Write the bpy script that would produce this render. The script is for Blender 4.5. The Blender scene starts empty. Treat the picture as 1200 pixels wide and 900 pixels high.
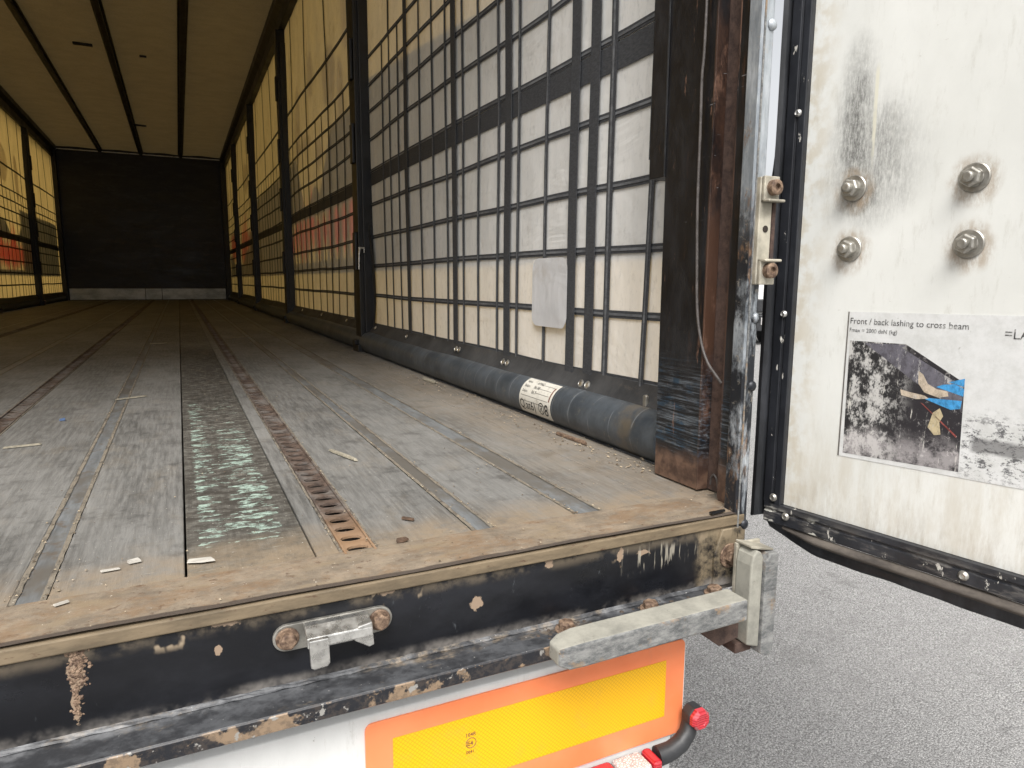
import bpy, bmesh, math, random
from mathutils import Vector, Matrix, noise as mnoise
random.seed(7)
S = bpy.context.scene
C = S.collection
PI = math.pi

# ------------------------------------------------------------------ camera, sky, sun, exposure
cam = bpy.data.cameras.new('camera'); cam.sensor_fit = 'HORIZONTAL'; cam.sensor_width = 36; cam.lens = 24.24
cam.clip_start = 0.01; cam.clip_end = 2000
co = bpy.data.objects.new('camera', cam); C.objects.link(co); S.camera = co
_r = ((0.90206794, -0.43156656, 0.00487175), (0.05914929, 0.13480042, 0.98910576), (0.42752168, 0.89195244, -0.147126))
co.matrix_world = Matrix(((_r[0][0], _r[1][0], -_r[2][0], .4869), (_r[0][1], _r[1][1], -_r[2][1], -.8192),
                          (_r[0][2], _r[1][2], -_r[2][2], .365), (0, 0, 0, 1)))
w = bpy.data.worlds.new('World'); S.world = w; w.use_nodes = True
wn, wl = w.node_tree.nodes, w.node_tree.links
SUN_DIR = Vector((-.42, -.82, 1.25)).normalized()       # towards the sun: behind the camera, a little to its left
sky = wn.new('ShaderNodeTexSky'); sky.sky_type = 'NISHITA'; sky.sun_disc = False
sky.sun_elevation = math.asin(SUN_DIR.z); sky.sun_rotation = math.atan2(SUN_DIR.x, SUN_DIR.y)
sky.air_density = 1.0; sky.dust_density = 4.0; sky.ozone_density = 1.0
hs = wn.new('ShaderNodeHueSaturation'); hs.inputs['Saturation'].default_value = .13; hs.inputs['Value'].default_value = 1.0
wl.new(sky.outputs[0], hs.inputs['Color']); wl.new(hs.outputs[0], wn['Background'].inputs['Color'])
wn['Background'].inputs['Strength'].default_value = .115
sl = bpy.data.lights.new('sun', 'SUN'); sl.energy = 2.3; sl.angle = math.radians(34); sl.color = (1, .97, .93)
so = bpy.data.objects.new('sun', sl); C.objects.link(so); so.location = (-6, -12, 15)
so.rotation_euler = (-SUN_DIR).to_track_quat('-Z', 'Y').to_euler()
S.view_settings.view_transform = 'Standard'; S.view_settings.look = 'None'
S.view_settings.gamma = 1; S.view_settings.use_curve_mapping = False
S.view_settings.exposure = 0.87
S.render.engine = 'CYCLES'
cy = S.cycles; cy.max_bounces = 12; cy.diffuse_bounces = 6; cy.glossy_bounces = 4; cy.transmission_bounces = 8
cy.transparent_max_bounces = 16; cy.use_denoising = True; cy.caustics_reflective = False; cy.caustics_refractive = False
cy.sample_clamp_indirect = 8

# ------------------------------------------------------------------ material helper
class MT:
    def __init__(s, name, rough=.6, metal=0.0, color=None, spec=.5):
        s.m = bpy.data.materials.new(name); s.m.use_nodes = True
        s.t = s.m.node_tree; s.N = s.t.nodes; s.p = s.N['Principled BSDF']
        s.out = s.N['Material Output']; s.tc = s.N.new('ShaderNodeTexCoord'); s._sep = None
        s.set('Roughness', rough); s.set('Metallic', metal); s.set('Specular IOR Level', spec)
        if color is not None: s.set('Base Color', color)
    def _in(s, sock, v):
        if isinstance(v, bpy.types.NodeSocket): s.t.links.new(v, sock)
        elif isinstance(v, (tuple, list)):
            sock.default_value = (*v, 1.0) if len(v) == 3 and len(sock.default_value) == 4 else v
        else: sock.default_value = v
    def set(s, k, v): s._in(s.p.inputs[k], v); return s
    def co(s, stretch=(1, 1, 1), off=(0, 0, 0)):
        n = s.N.new('ShaderNodeMapping'); n.inputs['Scale'].default_value = stretch; n.inputs['Location'].default_value = off
        s.t.links.new(s.tc.outputs['Object'], n.inputs['Vector']); return n.outputs[0]
    def noise(s, scale=5, detail=5, rough=.6, stretch=(1, 1, 1), off=(0, 0, 0), dist=0.0):
        n = s.N.new('ShaderNodeTexNoise'); s._in(n.inputs['Vector'], s.co(stretch, off))
        n.inputs['Scale'].default_value = scale; n.inputs['Detail'].default_value = detail
        n.inputs['Roughness'].default_value = rough; n.inputs['Distortion'].default_value = dist
        return n.outputs[0]
    def voro(s, scale=5, stretch=(1, 1, 1), feature='F1', out='Distance', rnd=1.0):
        n = s.N.new('ShaderNodeTexVoronoi'); n.feature = feature; s._in(n.inputs['Vector'], s.co(stretch))
        n.inputs['Scale'].default_value = scale; n.inputs['Randomness'].default_value = rnd
        return n.outputs[out]
    def math(s, op, a, b=0.0, clamp=False):
        n = s.N.new('ShaderNodeMath'); n.operation = op; n.use_clamp = clamp
        s._in(n.inputs[0], a); s._in(n.inputs[1], b); return n.outputs[0]
    def mul(s, *a):
        r = a[0]
        for b in a[1:]: r = s.math('MULTIPLY', r, b)
        return r
    def add(s, a, b): return s.math('ADD', a, b, True)
    def mx(s, a, b): return s.math('MAXIMUM', a, b)
    def inv(s, a): return s.math('SUBTRACT', 1.0, a)
    def thr(s, f, lo, hi, a=0.0, b=1.0):
        n = s.N.new('ShaderNodeMapRange'); n.interpolation_type = 'SMOOTHSTEP' if (a, b) == (0.0, 1.0) else 'LINEAR'
        s._in(n.inputs['Value'], f)
        n.inputs['From Min'].default_value = lo; n.inputs['From Max'].default_value = hi
        n.inputs['To Min'].default_value = a; n.inputs['To Max'].default_value = b
        return n.outputs[0]
    def ax(s, i):
        if s._sep is None:
            s._sep = s.N.new('ShaderNodeSeparateXYZ'); s.t.links.new(s.tc.outputs['Object'], s._sep.inputs[0])
        return s._sep.outputs[i]
    def wob(s, i, amp, scale=20, off=(3, 1, 7), stretch=(1, 1, 1)):      # axis value with a ragged edge
        return s.math('ADD', s.ax(i), s.math('MULTIPLY', s.math('SUBTRACT', s.noise(scale, 4, off=off, stretch=stretch), .5), amp * 2))
    def rng(s, i, lo, hi, edge=.005, amp=0.0, scale=25, off=(2, 5, 1)):
        v = s.wob(i, amp, scale, off) if amp else s.ax(i)
        r = None
        if lo is not None: r = s.thr(v, lo - edge, lo + edge)
        if hi is not None:
            q = s.inv(s.thr(v, hi - edge, hi + edge)); r = q if r is None else s.mul(r, q)
        return r
    def spot(s, c, rad, amp=.4, scale=60, soft=.15):                      # ragged ellipsoid stain
        v = s.N.new('ShaderNodeVectorMath'); v.operation = 'SUBTRACT'; s.t.links.new(s.tc.outputs['Object'], v.inputs[0]); v.inputs[1].default_value = c
        d = s.N.new('ShaderNodeVectorMath'); d.operation = 'DIVIDE'; s.t.links.new(v.outputs[0], d.inputs[0]); d.inputs[1].default_value = rad
        l = s.N.new('ShaderNodeVectorMath'); l.operation = 'LENGTH'; s.t.links.new(d.outputs[0], l.inputs[0])
        f = s.math('ADD', l.outputs['Value'], s.math('MULTIPLY', s.math('SUBTRACT', s.noise(scale, 5), .5), amp * 2))
        return s.inv(s.thr(f, 1 - soft, 1 + soft))
    def mix(s, f, a, b):
        n = s.N.new('ShaderNodeMix'); n.data_type = 'RGBA'
        s._in(n.inputs[0], f); s._in(n.inputs[6], a); s._in(n.inputs[7], b); return n.outputs[2]
    def col(s, c): s.set('Base Color', c); return s
    def bump(s, h, strength=.3, dist=.002):
        b = s.N.new('ShaderNodeBump'); b.inputs['Strength'].default_value = strength; b.inputs['Distance'].default_value = dist
        s._in(b.inputs['Height'], h); s.t.links.new(b.outputs[0], s.p.inputs['Normal']); return s

M = {}
def simple(name, c, rough=.6, metal=0.0, var=.25, scale=30, bump=.15, spec=.5):
    m = MT(name, rough, metal, spec=spec); n = m.noise(scale, 6, .65)
    f = m.thr(n, .3, .7); m.col(m.mix(f, tuple(v * (1 - var) for v in c), tuple(min(1, v * (1 + var)) for v in c)))
    m.set('Roughness', m.thr(n, .3, .7, max(.05, rough - .1), min(1, rough + .1)))
    if bump: m.bump(m.noise(scale * 4, 4), bump, .001)
    M[name] = m.m; return m.m

# -- deck plywood
def deck_mat(name, base, dark, dirt_amt=1.0, paint=False):
    m = MT(name, .62, spec=.4)
    g = m.noise(9, 8, .7, (14, .9, 1)); big = m.noise(2.2, 5, .6, (1.6, .7, 1)); fine = m.noise(160, 4, .7, (1, .22, 1))
    blot = m.noise(14, 6, .7)
    c = m.mix(m.thr(g, .34, .66), dark, base)
    c = m.mix(m.mul(m.thr(big, .35, .7), .6), c, tuple(v * 1.4 for v in base))
    c = m.mix(m.mul(m.thr(fine, .52, .75), .5), c, tuple(v * .45 for v in base))
    c = m.mix(m.mul(m.thr(blot, .50, .70), .7), c, (.062, .06, .056))
    c = m.mix(m.mul(m.thr(m.noise(5, 6, .75, (2, 1, 1), (5, 3, 0)), .5, .72), .25), c, (.27, .225, .165))
    # scuffs across and along the boards
    sc = m.mul(m.thr(m.noise(26, 3, .8, (.5, 6, 1)), .66, .72), m.thr(big, .4, .6))
    c = m.mix(m.mul(sc, .72), c, (.42, .40, .36))
    dk = m.thr(m.noise(38, 3, .8, (4, .4, 1), (9, 2, 0)), .68, .74); c = m.mix(m.mul(dk, .6), c, (.035, .03, .025))
    if paint:
        pt = m.noise(24, 6, .72, (.9, 1.9, 1), (1, 2, 0), .35); cr = m.noise(75, 5, .8, (.9, 1.1, 1), (6, 2, 0))
        band = m.mul(m.rng(1, .12, 1.45, .10, .12, 6), m.rng(0, .484, .618, .012, .012, 40))
        c = m.mix(m.mul(m.thr(m.noise(40, 6, .75, (.8, 1.2, 1)), .36, .58), m.rng(1, .1, 3.2, .3), .9), c, (.040, .035, .029))
        side = m.mx(m.rng(0, .48, .520, .02), m.mul(m.rng(0, .548, .612, .02), m.rng(1, None, .95, .2)))
        lvl = m.mul(band, m.thr(side, 0, 1, .86, 1.0))
        fl = m.mul(m.thr(m.mul(pt, lvl), .512, .535), m.thr(cr, .40, .46))
        c = m.mix(m.mul(fl, .9), c, m.mix(m.thr(cr, .45, .6), (.20, .265, .225), (.37, .475, .41)))
        lsc = m.mul(m.thr(m.noise(18, 4, .7, (.5, 7, 1), (2, 9, 0)), .66, .685), band); c = m.mix(m.mul(lsc, .8), c, (.5, .56, .5))
    dirt = m.mx(m.rng(1, None, .15, .08, .09, 9), m.mul(m.rng(0, 1.12, None, .12, .1, 6), m.rng(1, None, 2.4, .9), .5))
    c = m.mix(m.mul(dirt, m.thr(m.noise(22, 6, .75), .2, .6), .85 * dirt_amt), c, (.26, .20, .135))
    c = m.mix(m.mul(m.thr(m.noise(240, 2, .5), .72, .76), .8), c, (.55, .52, .46))     # grit
    if paint: m.set('Roughness', .8); m.set('Specular IOR Level', .25)
    m.col(c); m.bump(m.math('ADD', m.mul(g, .6), m.mul(fine, .5)), .45, .003)
    M[name] = m.m
deck_mat('deck', (.18, .177, .168), (.082, .080, .075))
deck_mat('deck_dark', (.15, .143, .125), (.066, .062, .055), paint=True)

m = MT('threshold', .75); g = m.noise(22, 7, .75, (.8, 1.2, 1)); c = m.mix(m.thr(g, .3, .7), (.135, .110, .083), (.27, .217, .158))
c = m.mix(m.thr(m.noise(60, 5, .75), .56, .68), c, (.10, .065, .045)); c = m.mix(m.mul(m.thr(m.noise(9, 6, .78, (1, 1.5, 1), (8, 1, 0)), .46, .62), .6), c, (.19, .115, .06))
c = m.mix(m.mul(m.thr(m.noise(12, 4, .7, (1, 2, 1), (3, 0, 0)), .5, .68), .8), c, (.22, .17, .11)); c = m.mix(m.mul(m.thr(m.noise(150, 3), .7, .74), .8), c, (.6, .55, .48))
c = m.mix(m.mul(m.rng(1, None, -.009, .002, .006, 14), .9), c, (.055, .042, .034)); m.col(c); m.bump(m.noise(70, 6, .7), .5, .003); M['threshold'] = m.m
m = MT('threshold_face', .65); g = m.noise(30, 6, .7, (.5, 2, 2)); c = m.mix(m.thr(g, .3, .7), (.105, .080, .050), (.20, .152, .095))
c = m.mix(m.thr(m.noise(40, 5, .7, (1, 1, 3)), .6, .7), c, (.09, .05, .03)); m.col(c); m.bump(m.noise(90, 5, .7), .3, .001); M['threshold_face'] = m.m

m = MT('steel_strip', .48, .35); n = m.noise(10, 6, .7, (6, .8, 1)); c = m.mix(m.thr(n, .3, .7), (.145, .155, .162), (.27, .285, .295))
c = m.mix(m.mul(m.thr(m.noise(30, 6, .75), .52, .66), .8), c, (.16, .12, .085)); c = m.mix(m.mul(m.thr(m.noise(3, 5, .7, (2, 1, 1), (3, 1, 0)), .44, .60), .85), c, (.15, .135, .115))
m.col(c); m.bump(n, .2, .001); M['steel_strip'] = m.m
m = MT('strip_edge', .9); n = m.noise(55, 6, .75, (1, .4, 1)); c = m.mix(m.thr(n, .36, .54), (.07, .06, .048), (.18, .155, .12)); m.col(m.mix(m.thr(m.noise(120, 3, .7, (1, .5, 1)), .62, .68), c, (.36, .32, .26))); m.bump(n, .6, .003); M['strip_edge'] = m.m
m = MT('rust_rail', .7, .15); n = m.noise(35, 6, .7); c = m.mix(m.thr(n, .35, .65), (.05, .034, .027), (.125, .088, .068))
c = m.mix(m.mul(m.thr(m.noise(9, 4, .7), .45, .6), .6), c, (.20, .185, .17)); c = m.mix(m.mul(m.rng(1, None, .2, .1, .05), .7), c, (.36, .22, .12)); m.col(c); m.bump(n, .15, .001); M['rust_rail'] = m.m
simple('pit', (.022, .016, .012), .9)

# -- black paint, chipped
m = MT('beam_paint', .33, spec=.38)
n = m.noise(7, 6, .65, (1, 1, 2)); c = m.mix(m.thr(n, .4, .7), (.0055, .006, .008), (.015, .016, .02))
c = m.mix(m.mul(m.thr(m.noise(45, 6, .8, (1, 1, .35)), .64, .72), .5), c, (.10, .11, .12))
topz = m.rng(2, -.036, None, .006, .012, 18, (8, 1, 3))
c = m.mix(m.mul(topz, m.thr(m.noise(14, 4, .6, (1, 1, .6), (1, 7, 2)), .55, .58), .9), c, (.33, .26, .18))
c = m.mix(m.mul(m.rng(2, -.03, None, .008, .006, 30), m.thr(m.noise(30, 5), .4, .6), .8), c, (.13, .105, .075))
for cc, rr in (((.366, -.02, -.036), (.0065, .05, .030)), ((.363, -.02, -.075), (.0035, .05, .022)), ((.821, -.02, -.060), (.0085, .05, .008)), ((.503, -.02, -.052), (.004, .05, .006)), ((.93, -.02, -.022), (.006, .05, .009)), ((1.05, -.02, -.034), (.005, .05, .012)), ((.70, -.02, -.019), (.012, .05, .005)), ((1.09, -.02, -.036), (.01, .05, .004)), ((.512, -.02, -.018), (.018, .05, .006))):
    c = m.mix(m.mul(m.spot(cc, rr, 1.3, 130, .12), .95), c, (.30, .22, .155))
dr = m.mul(m.rng(0, 1.06, 1.19, .02), m.rng(2, -.062, -.028, .008, .02, 30), m.thr(m.noise(60, 3, .6, (3, 1, .25)), .56, .62)); c = m.mix(m.mul(dr, .7), c, (.36, .33, .27))
c = m.mix(m.mul(m.rng(0, 1.195, None, .012, .02, 20), m.thr(m.noise(26, 6, .75), .38, .62), .85), c, (.22, .175, .115))
c = m.mix(m.mul(m.rng(2, None, -.104, .008, .008, 30), m.thr(m.noise(8, 5, .7), .42, .6), .8), c, (.24, .22, .20))
m.col(c); m.set('Roughness', m.thr(m.noise(12, 5), .3, .7, .22, .48)); m.bump(m.noise(120, 5, .7), .12, .001); M['beam_paint'] = m.m
m = MT('ledge_paint', .5, spec=.5); n = m.noise(30, 7, .75, (.7, 1, 1)); c = m.mix(m.thr(n, .4, .65), (.024, .025, .028), (.075, .078, .084))
c = m.mix(m.mul(m.thr(m.noise(6, 6, .75, (1, 2, 1), (2, 0, 0)), .52, .66), m.thr(m.noise(50, 5, .7), .35, .6)), c, (.22, .175, .125))
c = m.mix(m.mul(m.rng(1, -.032, None, .006, .006, 60), m.thr(m.noise(30, 6), .46, .68), .45), c, (.27, .275, .285)); c = m.mix(m.mul(m.thr(m.noise(190, 3), .7, .74), .8), c, (.6, .58, .55))
m.col(c); m.bump(n, .3, .002); M['ledge_paint'] = m.m
m = MT('ledge_edge', .45); n = m.noise(26, 5, .6, (1, 1, 1)); c = m.mix(m.thr(n, .53, .57), (.012, .013, .017), (.24, .17, .11)); c = m.mix(m.mul(m.thr(m.noise(90, 5, .75), .45, .6), .5), c, (.07, .055, .045)); c = m.mix(m.thr(m.noise(60, 4, off=(4, 4, 4)), .62, .66), c, (.27, .26, .24)); m.col(c); m.bump(n, .4, .002); M['ledge_edge'] = m.m

def post_mat(name, rusty):
    m = MT(name, .42, spec=.5); n = m.noise(14, 6, .7, (1, 1, .5)); c = m.mix(m.thr(n, .4, .7), (.006, .006, .0075), (.017, .017, .019))
    c = m.mix(m.mul(m.thr(m.noise(5, 6, .72, (1, 3.5, .45), (1, 2, 5)), .60 - .17 * rusty, .68 - .06 * rusty), .5 + .35 * rusty), c, (.085, .043, .027))
    c = m.mix(m.mul(m.thr(m.noise(20, 6, .75, (1, 2.5, .4), (1, 2, 5)), .64 - .12 * rusty, .68 - .02 * rusty), .85), c, (.17, .095, .066))
    sc = m.mul(m.rng(2, .065, .195, .06, .05, 9), m.thr(m.noise(70, 6, .85, (1, .13, 3.2)), .46, .70)); c = m.mix(m.mul(sc, .5), c, m.mix(m.thr(m.noise(30, 3), .45, .6), (.36, .42, .48), (.10, .22, .35)))
    hs_ = m.thr(m.noise(24, 4, .8, (1, .25, 5), (3, 3, 0)), .67, .71); c = m.mix(m.mul(hs_, .75), c, (.30, .30, .31))
    low = m.rng(2, None, .055, .02, .03, 14); c = m.mix(low, c, m.mix(m.thr(m.noise(40, 5), .35, .65), (.06, .034, .025), (.15, .09, .062)))
    m.col(c); m.set('Roughness', m.thr(n, .3, .7, .3, .6)); m.bump(m.noise(60, 6, .75), .35, .002); M[name] = m.m
post_mat('post_paint', 0.1); post_mat('post_rust', 1.0)
m = MT('rust', .85); n = m.noise(50, 6, .75); c = m.mix(m.thr(n, .35, .65), (.042, .025, .020), (.095, .058, .044)); m.col(m.mix(m.mul(m.thr(m.noise(9, 5, .7), .55, .7), .7), c, (.04, .03, .028))); m.bump(n, .6, .003); M['rust'] = m.m
m = MT('rusty_bolt', .7, .2); n = m.noise(140, 5, .7); c = m.mix(m.thr(n, .35, .65), (.085, .052, .036), (.27, .185, .125)); m.col(c); m.bump(n, .5, .001); M['rusty_bolt'] = m.m
m = MT('galv', .42, .55); n = m.noise(14, 6, .7, (2, 2, .5)); c = m.mix(m.thr(n, .35, .65), (.20, .225, .25), (.46, .49, .52))
lowz = m.rng(2, None, .46, .12, .25, 5); c = m.mix(m.mul(lowz, m.thr(m.noise(10, 6, .75, (2.5, 1, .6)), .36, .50)), c, (.018, .020, .025)); c = m.mix(m.mul(m.thr(m.noise(16, 6, .75, (2, 1, .5), (3, 0, 2)), .57, .66), .8), c, (.20, .12, .07))
c = m.mix(m.mul(m.thr(m.noise(70, 6, .8), .58, .66), .6), c, (.40, .36, .30)); m.col(c); m.bump(n, .25, .002); m.set('Metallic', .3); M['galv'] = m.m
simple('bracket_steel', (.42, .39, .32), .5, .35, .3, 30); simple('old_steel', (.36, .345, .31), .38, .75, .3, 40); simple('bright_steel', (.62, .61, .58), .3, .9, .2, 60)
simple('dark_steel', (.009, .009, .010), .42, .1, .4, 12); simple('side_rail_paint', (.008, .008, .009), .5, 0, .3, 6)
m = MT('rubber_grey', .85, spec=.25); n = m.noise(18, 6, .7); c = m.mix(m.thr(n, .3, .7), (.20, .195, .17), (.33, .32, .275)); c = m.mix(m.mul(m.thr(m.noise(50, 6, .8), .6, .68), .6), c, (.09, .085, .075)); m.col(c); m.bump(m.noise(120, 5), .3, .001); M['rubber_grey'] = m.m
m = MT('rubber_worn', .75, spec=.3); n = m.noise(75, 7, .8, (.45, 1, 1.1)); c = m.mix(m.thr(n, .34, .68), (.085, .088, .09), (.26, .26, .25)); c = m.mix(m.mul(m.thr(m.noise(18, 5, .7, (1, 1, 1), (3, 1, 1)), .56, .66), .8), c, (.25, .17, .10)); m.col(c); m.bump(n, .4, .002); M['rubber_worn'] = m.m
m = MT('seal', .5, spec=.45); n = m.noise(12, 6, .7, (2, 2, .6)); m.col(m.mix(m.thr(n, .4, .7), (.011, .012, .014), (.035, .037, .043))); m.bump(m.noise(150, 4), .15, .001); M['seal'] = m.m
m = MT('seal_dirty', .8, spec=.25); n = m.noise(9, 6, .75, (1, 1, 3)); m.col(m.mix(m.thr(n, .3, .7), (.045, .039, .035), (.125, .108, .092))); M['seal_dirty'] = m.m
m = MT('door_frame', .42, spec=.5); n = m.noise(10, 6, .7, (1, 1, .5)); c = m.mix(m.thr(n, .4, .7), (.010, .011, .014), (.026, .028, .034))
c = m.mix(m.mul(m.thr(m.noise(30, 5, .7, (2.2, 1, .9)), .655, .675), .9), c, (.55, .53, .48)); c = m.mix(m.mul(m.rng(2, None, -.0, .01, .004), m.thr(m.noise(22, 6, .75, (.6, 1, 2)), .47, .6), .6), c, (.15, .14, .13)); c = m.mix(m.mul(m.rng(0, -.03, .10, .02), m.rng(2, None, -.006, .008, .01), m.thr(m.noise(45, 4, .6, (.5, 1, 1.5)), .55, .58), .9), c, (.5, .49, .44))
m.col(c); m.bump(m.noise(140, 4), .15, .001); M['door_frame'] = m.m

# -- door skin: off-white, sooty smudge, grime at the foot
m = MT('door_skin', .45, spec=.4)
n = m.noise(5, 6, .65, (1, 1, .6)); c = m.mix(m.thr(n, .3, .7), (.63, .635, .605), (.715, .72, .69))
c = m.mix(m.mul(m.thr(m.noise(26, 7, .8, (2.2, 1, .5), (3, 1, 0)), .52, .70), .45), c, (.46, .45, .40))
c = m.mix(m.mul(m.thr(m.noise(60, 6, .8, (1, 1, 1.4), (7, 0, 0)), .63, .70), .5), c, (.36, .34, .29))
c = m.mix(m.mul(m.rng(2, None, .13, .11, .06, 9), m.thr(m.noise(14, 7, .78, (2.4, 1, .45)), .35, .66), .6), c, (.49, .445, .36))
c = m.mix(m.mul(m.rng(2, None, .045, .04, .02, 9), m.thr(m.noise(24, 7, .78, (2.6, 1, .6)), .42, .68), .5), c, (.36, .315, .25))
c = m.mix(m.mul(m.rng(0, None, .03, .03, .01), m.thr(m.noise(30, 6), .4, .6), .5), c, (.46, .38, .25))
c = m.mix(m.mul(m.rng(0, .286, None, .0015, .002, 30), m.rng(2, .545, None, .003, .02, 16), .8), c, (.52, .52, .49))
sm = m.mx(m.spot((.074, 0, .585), (.024, 9, .09), .55, 25, .7), m.mul(m.spot((.10, 0, .535), (.06, 9, .07), .6, 16, .7), .75))
sm = m.mx(sm, m.mul(m.spot((.088, 0, .49), (.034, 9, .034), .5, 25, .6), .9))
sm = m.mul(sm, m.thr(m.noise(190, 6, .85, (1.6, 1, .4)), .22, .66), m.thr(m.noise(24, 6, .8, (3, 1, .30)), .22, .52))
c = m.mix(m.mul(sm, .92), c, (.035, .034, .032))
st = m.mul(m.rng(0, .0985, .1035, .001, .002, 15), m.rng(2, .53, .66, .012), m.thr(m.noise(20, 4, .7, (2, 1, .4)), .4, .5)); c = m.mix(m.mul(st, .8), c, (.66, .64, .52))
for bx, bz in ((.079, .5), (.079, .414), (.235, .497), (.236, .415)):
    c = m.mix(m.mul(m.spot((bx, 0, bz - .004), (.028, 9, .031), .3, 50, .3), m.thr(m.noise(40, 6, .8, (1.6, 1, .6)), .34, .62), .7), c, (.30, .215, .13))
m.col(c); m.set('Roughness', m.thr(n, .3, .7, .35, .6)); m.bump(m.noise(16, 6, .7), .12, .004); M['door_skin'] = m.m

# -- sticker on the door
def sticker_base():
    m = MT('sticker_base', .4); n = m.noise(30, 6, .75); c = m.mix(m.thr(n, .35, .7), (.66, .665, .66), (.54, .545, .53)); c = m.mix(m.mul(m.thr(m.noise(50, 7, .8, (1.4, 1, .8)), .62, .68), .7), c, (.30, .29, .26))
    sp = m.mul(m.rng(0, .252, None, .006, .01), m.rng(2, .118, .195, .012, .02, 30), m.thr(m.noise(70, 7, .8, (1, 1, 1.6)), .50, .58)); c = m.mix(m.mul(sp, .9), c, (.05, .05, .055))
    c = m.mix(m.mul(m.rng(0, .262, None, .004), m.rng(2, .150, .168, .003, .004, 50), .7), c, (.08, .078, .08))
    c = m.mix(m.rng(0, None, .0868, .0004), c, (.12, .11, .10)); m.col(c); M['sticker_base'] = m.m
sticker_base()
m = MT('sticker_photo', .4); n = m.noise(34, 8, .85, (1.2, 1, .8)); ver = m.noise(42, 5, .8, (2.4, 1, .3), (4, 0, 0))
c = m.mix(m.thr(n, .47, .56), (.018, .018, .02), (.50, .49, .47)); c = m.mix(m.rng(0, .165, None, .03, .03, 20), c, m.mix(m.thr(m.noise(60, 7, .8), .56, .66), (.022, .02, .024), (.40, .38, .37)))
c = m.mix(m.mul(m.thr(ver, .60, .66), m.rng(2, None, .235, .02), .9), c, (.62, .60, .55)); c = m.mix(m.mul(m.rng(2, None, .15, .02, .02), m.thr(m.noise(20, 6, .8), .4, .6), .6), c, (.5, .47, .47)); m.col(c); M['sticker_photo'] = m.m
def worn_print(name, c0, lo=.56):
    m = MT(name, .45); n = m.noise(70, 7, .85, (1.2, 1, .8)); c = m.mix(m.thr(n, .3, .6), tuple(v * .45 for v in c0), tuple(min(1, v * 1.2) for v in c0))
    c = m.mix(m.mul(m.thr(m.noise(55, 7, .85, (1.5, 1, .5), (2, 0, 5)), lo, lo + .06), .85), c, (.48, .47, .45)); m.col(c); M[name] = m.m
worn_print('sticker_beam', (.11, .105, .125), .55); worn_print('sticker_blue', (.05, .27, .55), .60); worn_print('sticker_skin', (.46, .385, .30), .58); worn_print('sticker_red', (.26, .06, .05), .56); worn_print('sticker_gold', (.42, .35, .22), .56)
m = MT('worn_ink', .5); m.col(m.mix(m.thr(m.noise(90, 5, .75), .50, .62), (.06, .06, .06), (.40, .40, .385))); M['worn_ink'] = m.m
simple('ink', (.03, .03, .03), .6, 0, .2, 40, 0)

# -- cloth of the curtains: lets warm daylight through, pale grey on its inner face
def cloth(name, refl, trans, fac, dirt=.35):
    m = MT(name); m.N.remove(m.p)
    n = m.noise(5, 7, .7, (1, 1.4, .5)); n2 = m.noise(60, 5, .75, (1, 1, .5)); weave = m.noise(420, 2, .5)
    st = m.thr(m.noise(3, 6, .75, (1, 1, 1), (4, 2, 8)), .55, .72)
    f = m.thr(n, .3, .7)
    cr = m.mix(f, tuple(v * .86 for v in refl), refl); cr = m.mix(m.mul(m.thr(n2, .52, .7), dirt), cr, tuple(v * .5 for v in refl)); cr = m.mix(m.mul(st, .35), cr, (.33, .26, .17))
    ct = m.mix(f, tuple(v * .80 for v in trans), trans); ct = m.mix(m.mul(m.thr(n2, .5, .7), dirt * .6), ct, tuple(v * .6 for v in trans)); ct = m.mix(m.mul(st, .35), ct, tuple(v * .55 for v in trans))
    d = m.N.new('ShaderNodeBsdfDiffuse'); t = m.N.new('ShaderNodeBsdfTranslucent'); mx = m.N.new('ShaderNodeMixShader'); mx.inputs[0].default_value = fac
    m._in(d.inputs[0], cr); m._in(t.inputs[0], ct); b = m.N.new('ShaderNodeBump'); b.inputs['Strength'].default_value = .28; b.inputs['Distance'].default_value = .03
    m._in(b.inputs['Height'], m.math('ADD', m.math('ADD', m.noise(4, 4, .6, (1, 1.2, .25)), m.mul(m.noise(7, 3, .6, (1, .5, 1.0), (3, 0, 0), 1.5), .5)), m.mul(weave, .02)))
    for s_ in (d, t): m.t.links.new(b.outputs[0], s_.inputs['Normal'])
    m.t.links.new(d.outputs[0], mx.inputs[1]); m.t.links.new(t.outputs[0], mx.inputs[2]); m.t.links.new(mx.outputs[0], m.out.inputs[0]); M[name] = m.m
cloth('curtain_cloth', (.92, .915, .895), (.88, .56, .15), .265)
cloth('roof_cloth', (.34, .285, .19), (.30, .22, .10), .05, .5)
cloth('patch_cloth', (.68, .68, .69), (.35, .35, .35), .15, .15)
def film(name, c, var=0.0):
    m = MT(name); m.N.remove(m.p); t = m.N.new('ShaderNodeBsdfTransparent')
    cc = m.mix(m.thr(m.noise(9, 6, .75), .35, .65), tuple(v * (1 - var) for v in c), c) if var else c
    m._in(t.inputs[0], cc); m.t.links.new(t.outputs[0], m.out.inputs[0]); M[name] = m.m
film('print_grey', (.07, .09, .14), .15); film('print_red', (1.0, .05, .07), .1); film('print_brown', (.62, .58, .55), .25); film('print_dark', (.06, .05, .05), .2)
m = MT('webbing', .7, spec=.35); n = m.noise(90, 4, .7, (1, 1, 3)); m.col(m.mix(m.thr(n, .3, .7), (.034, .036, .040), (.066, .069, .076))); M['webbing'] = m.m
m = MT('webbing_worn', .6, spec=.4); n = m.noise(14, 5, .7, (1, 1, 3)); m.col(m.mix(m.thr(n, .35, .65), (.085, .09, .098), (.17, .178, .19))); M['webbing_worn'] = m.m
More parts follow.
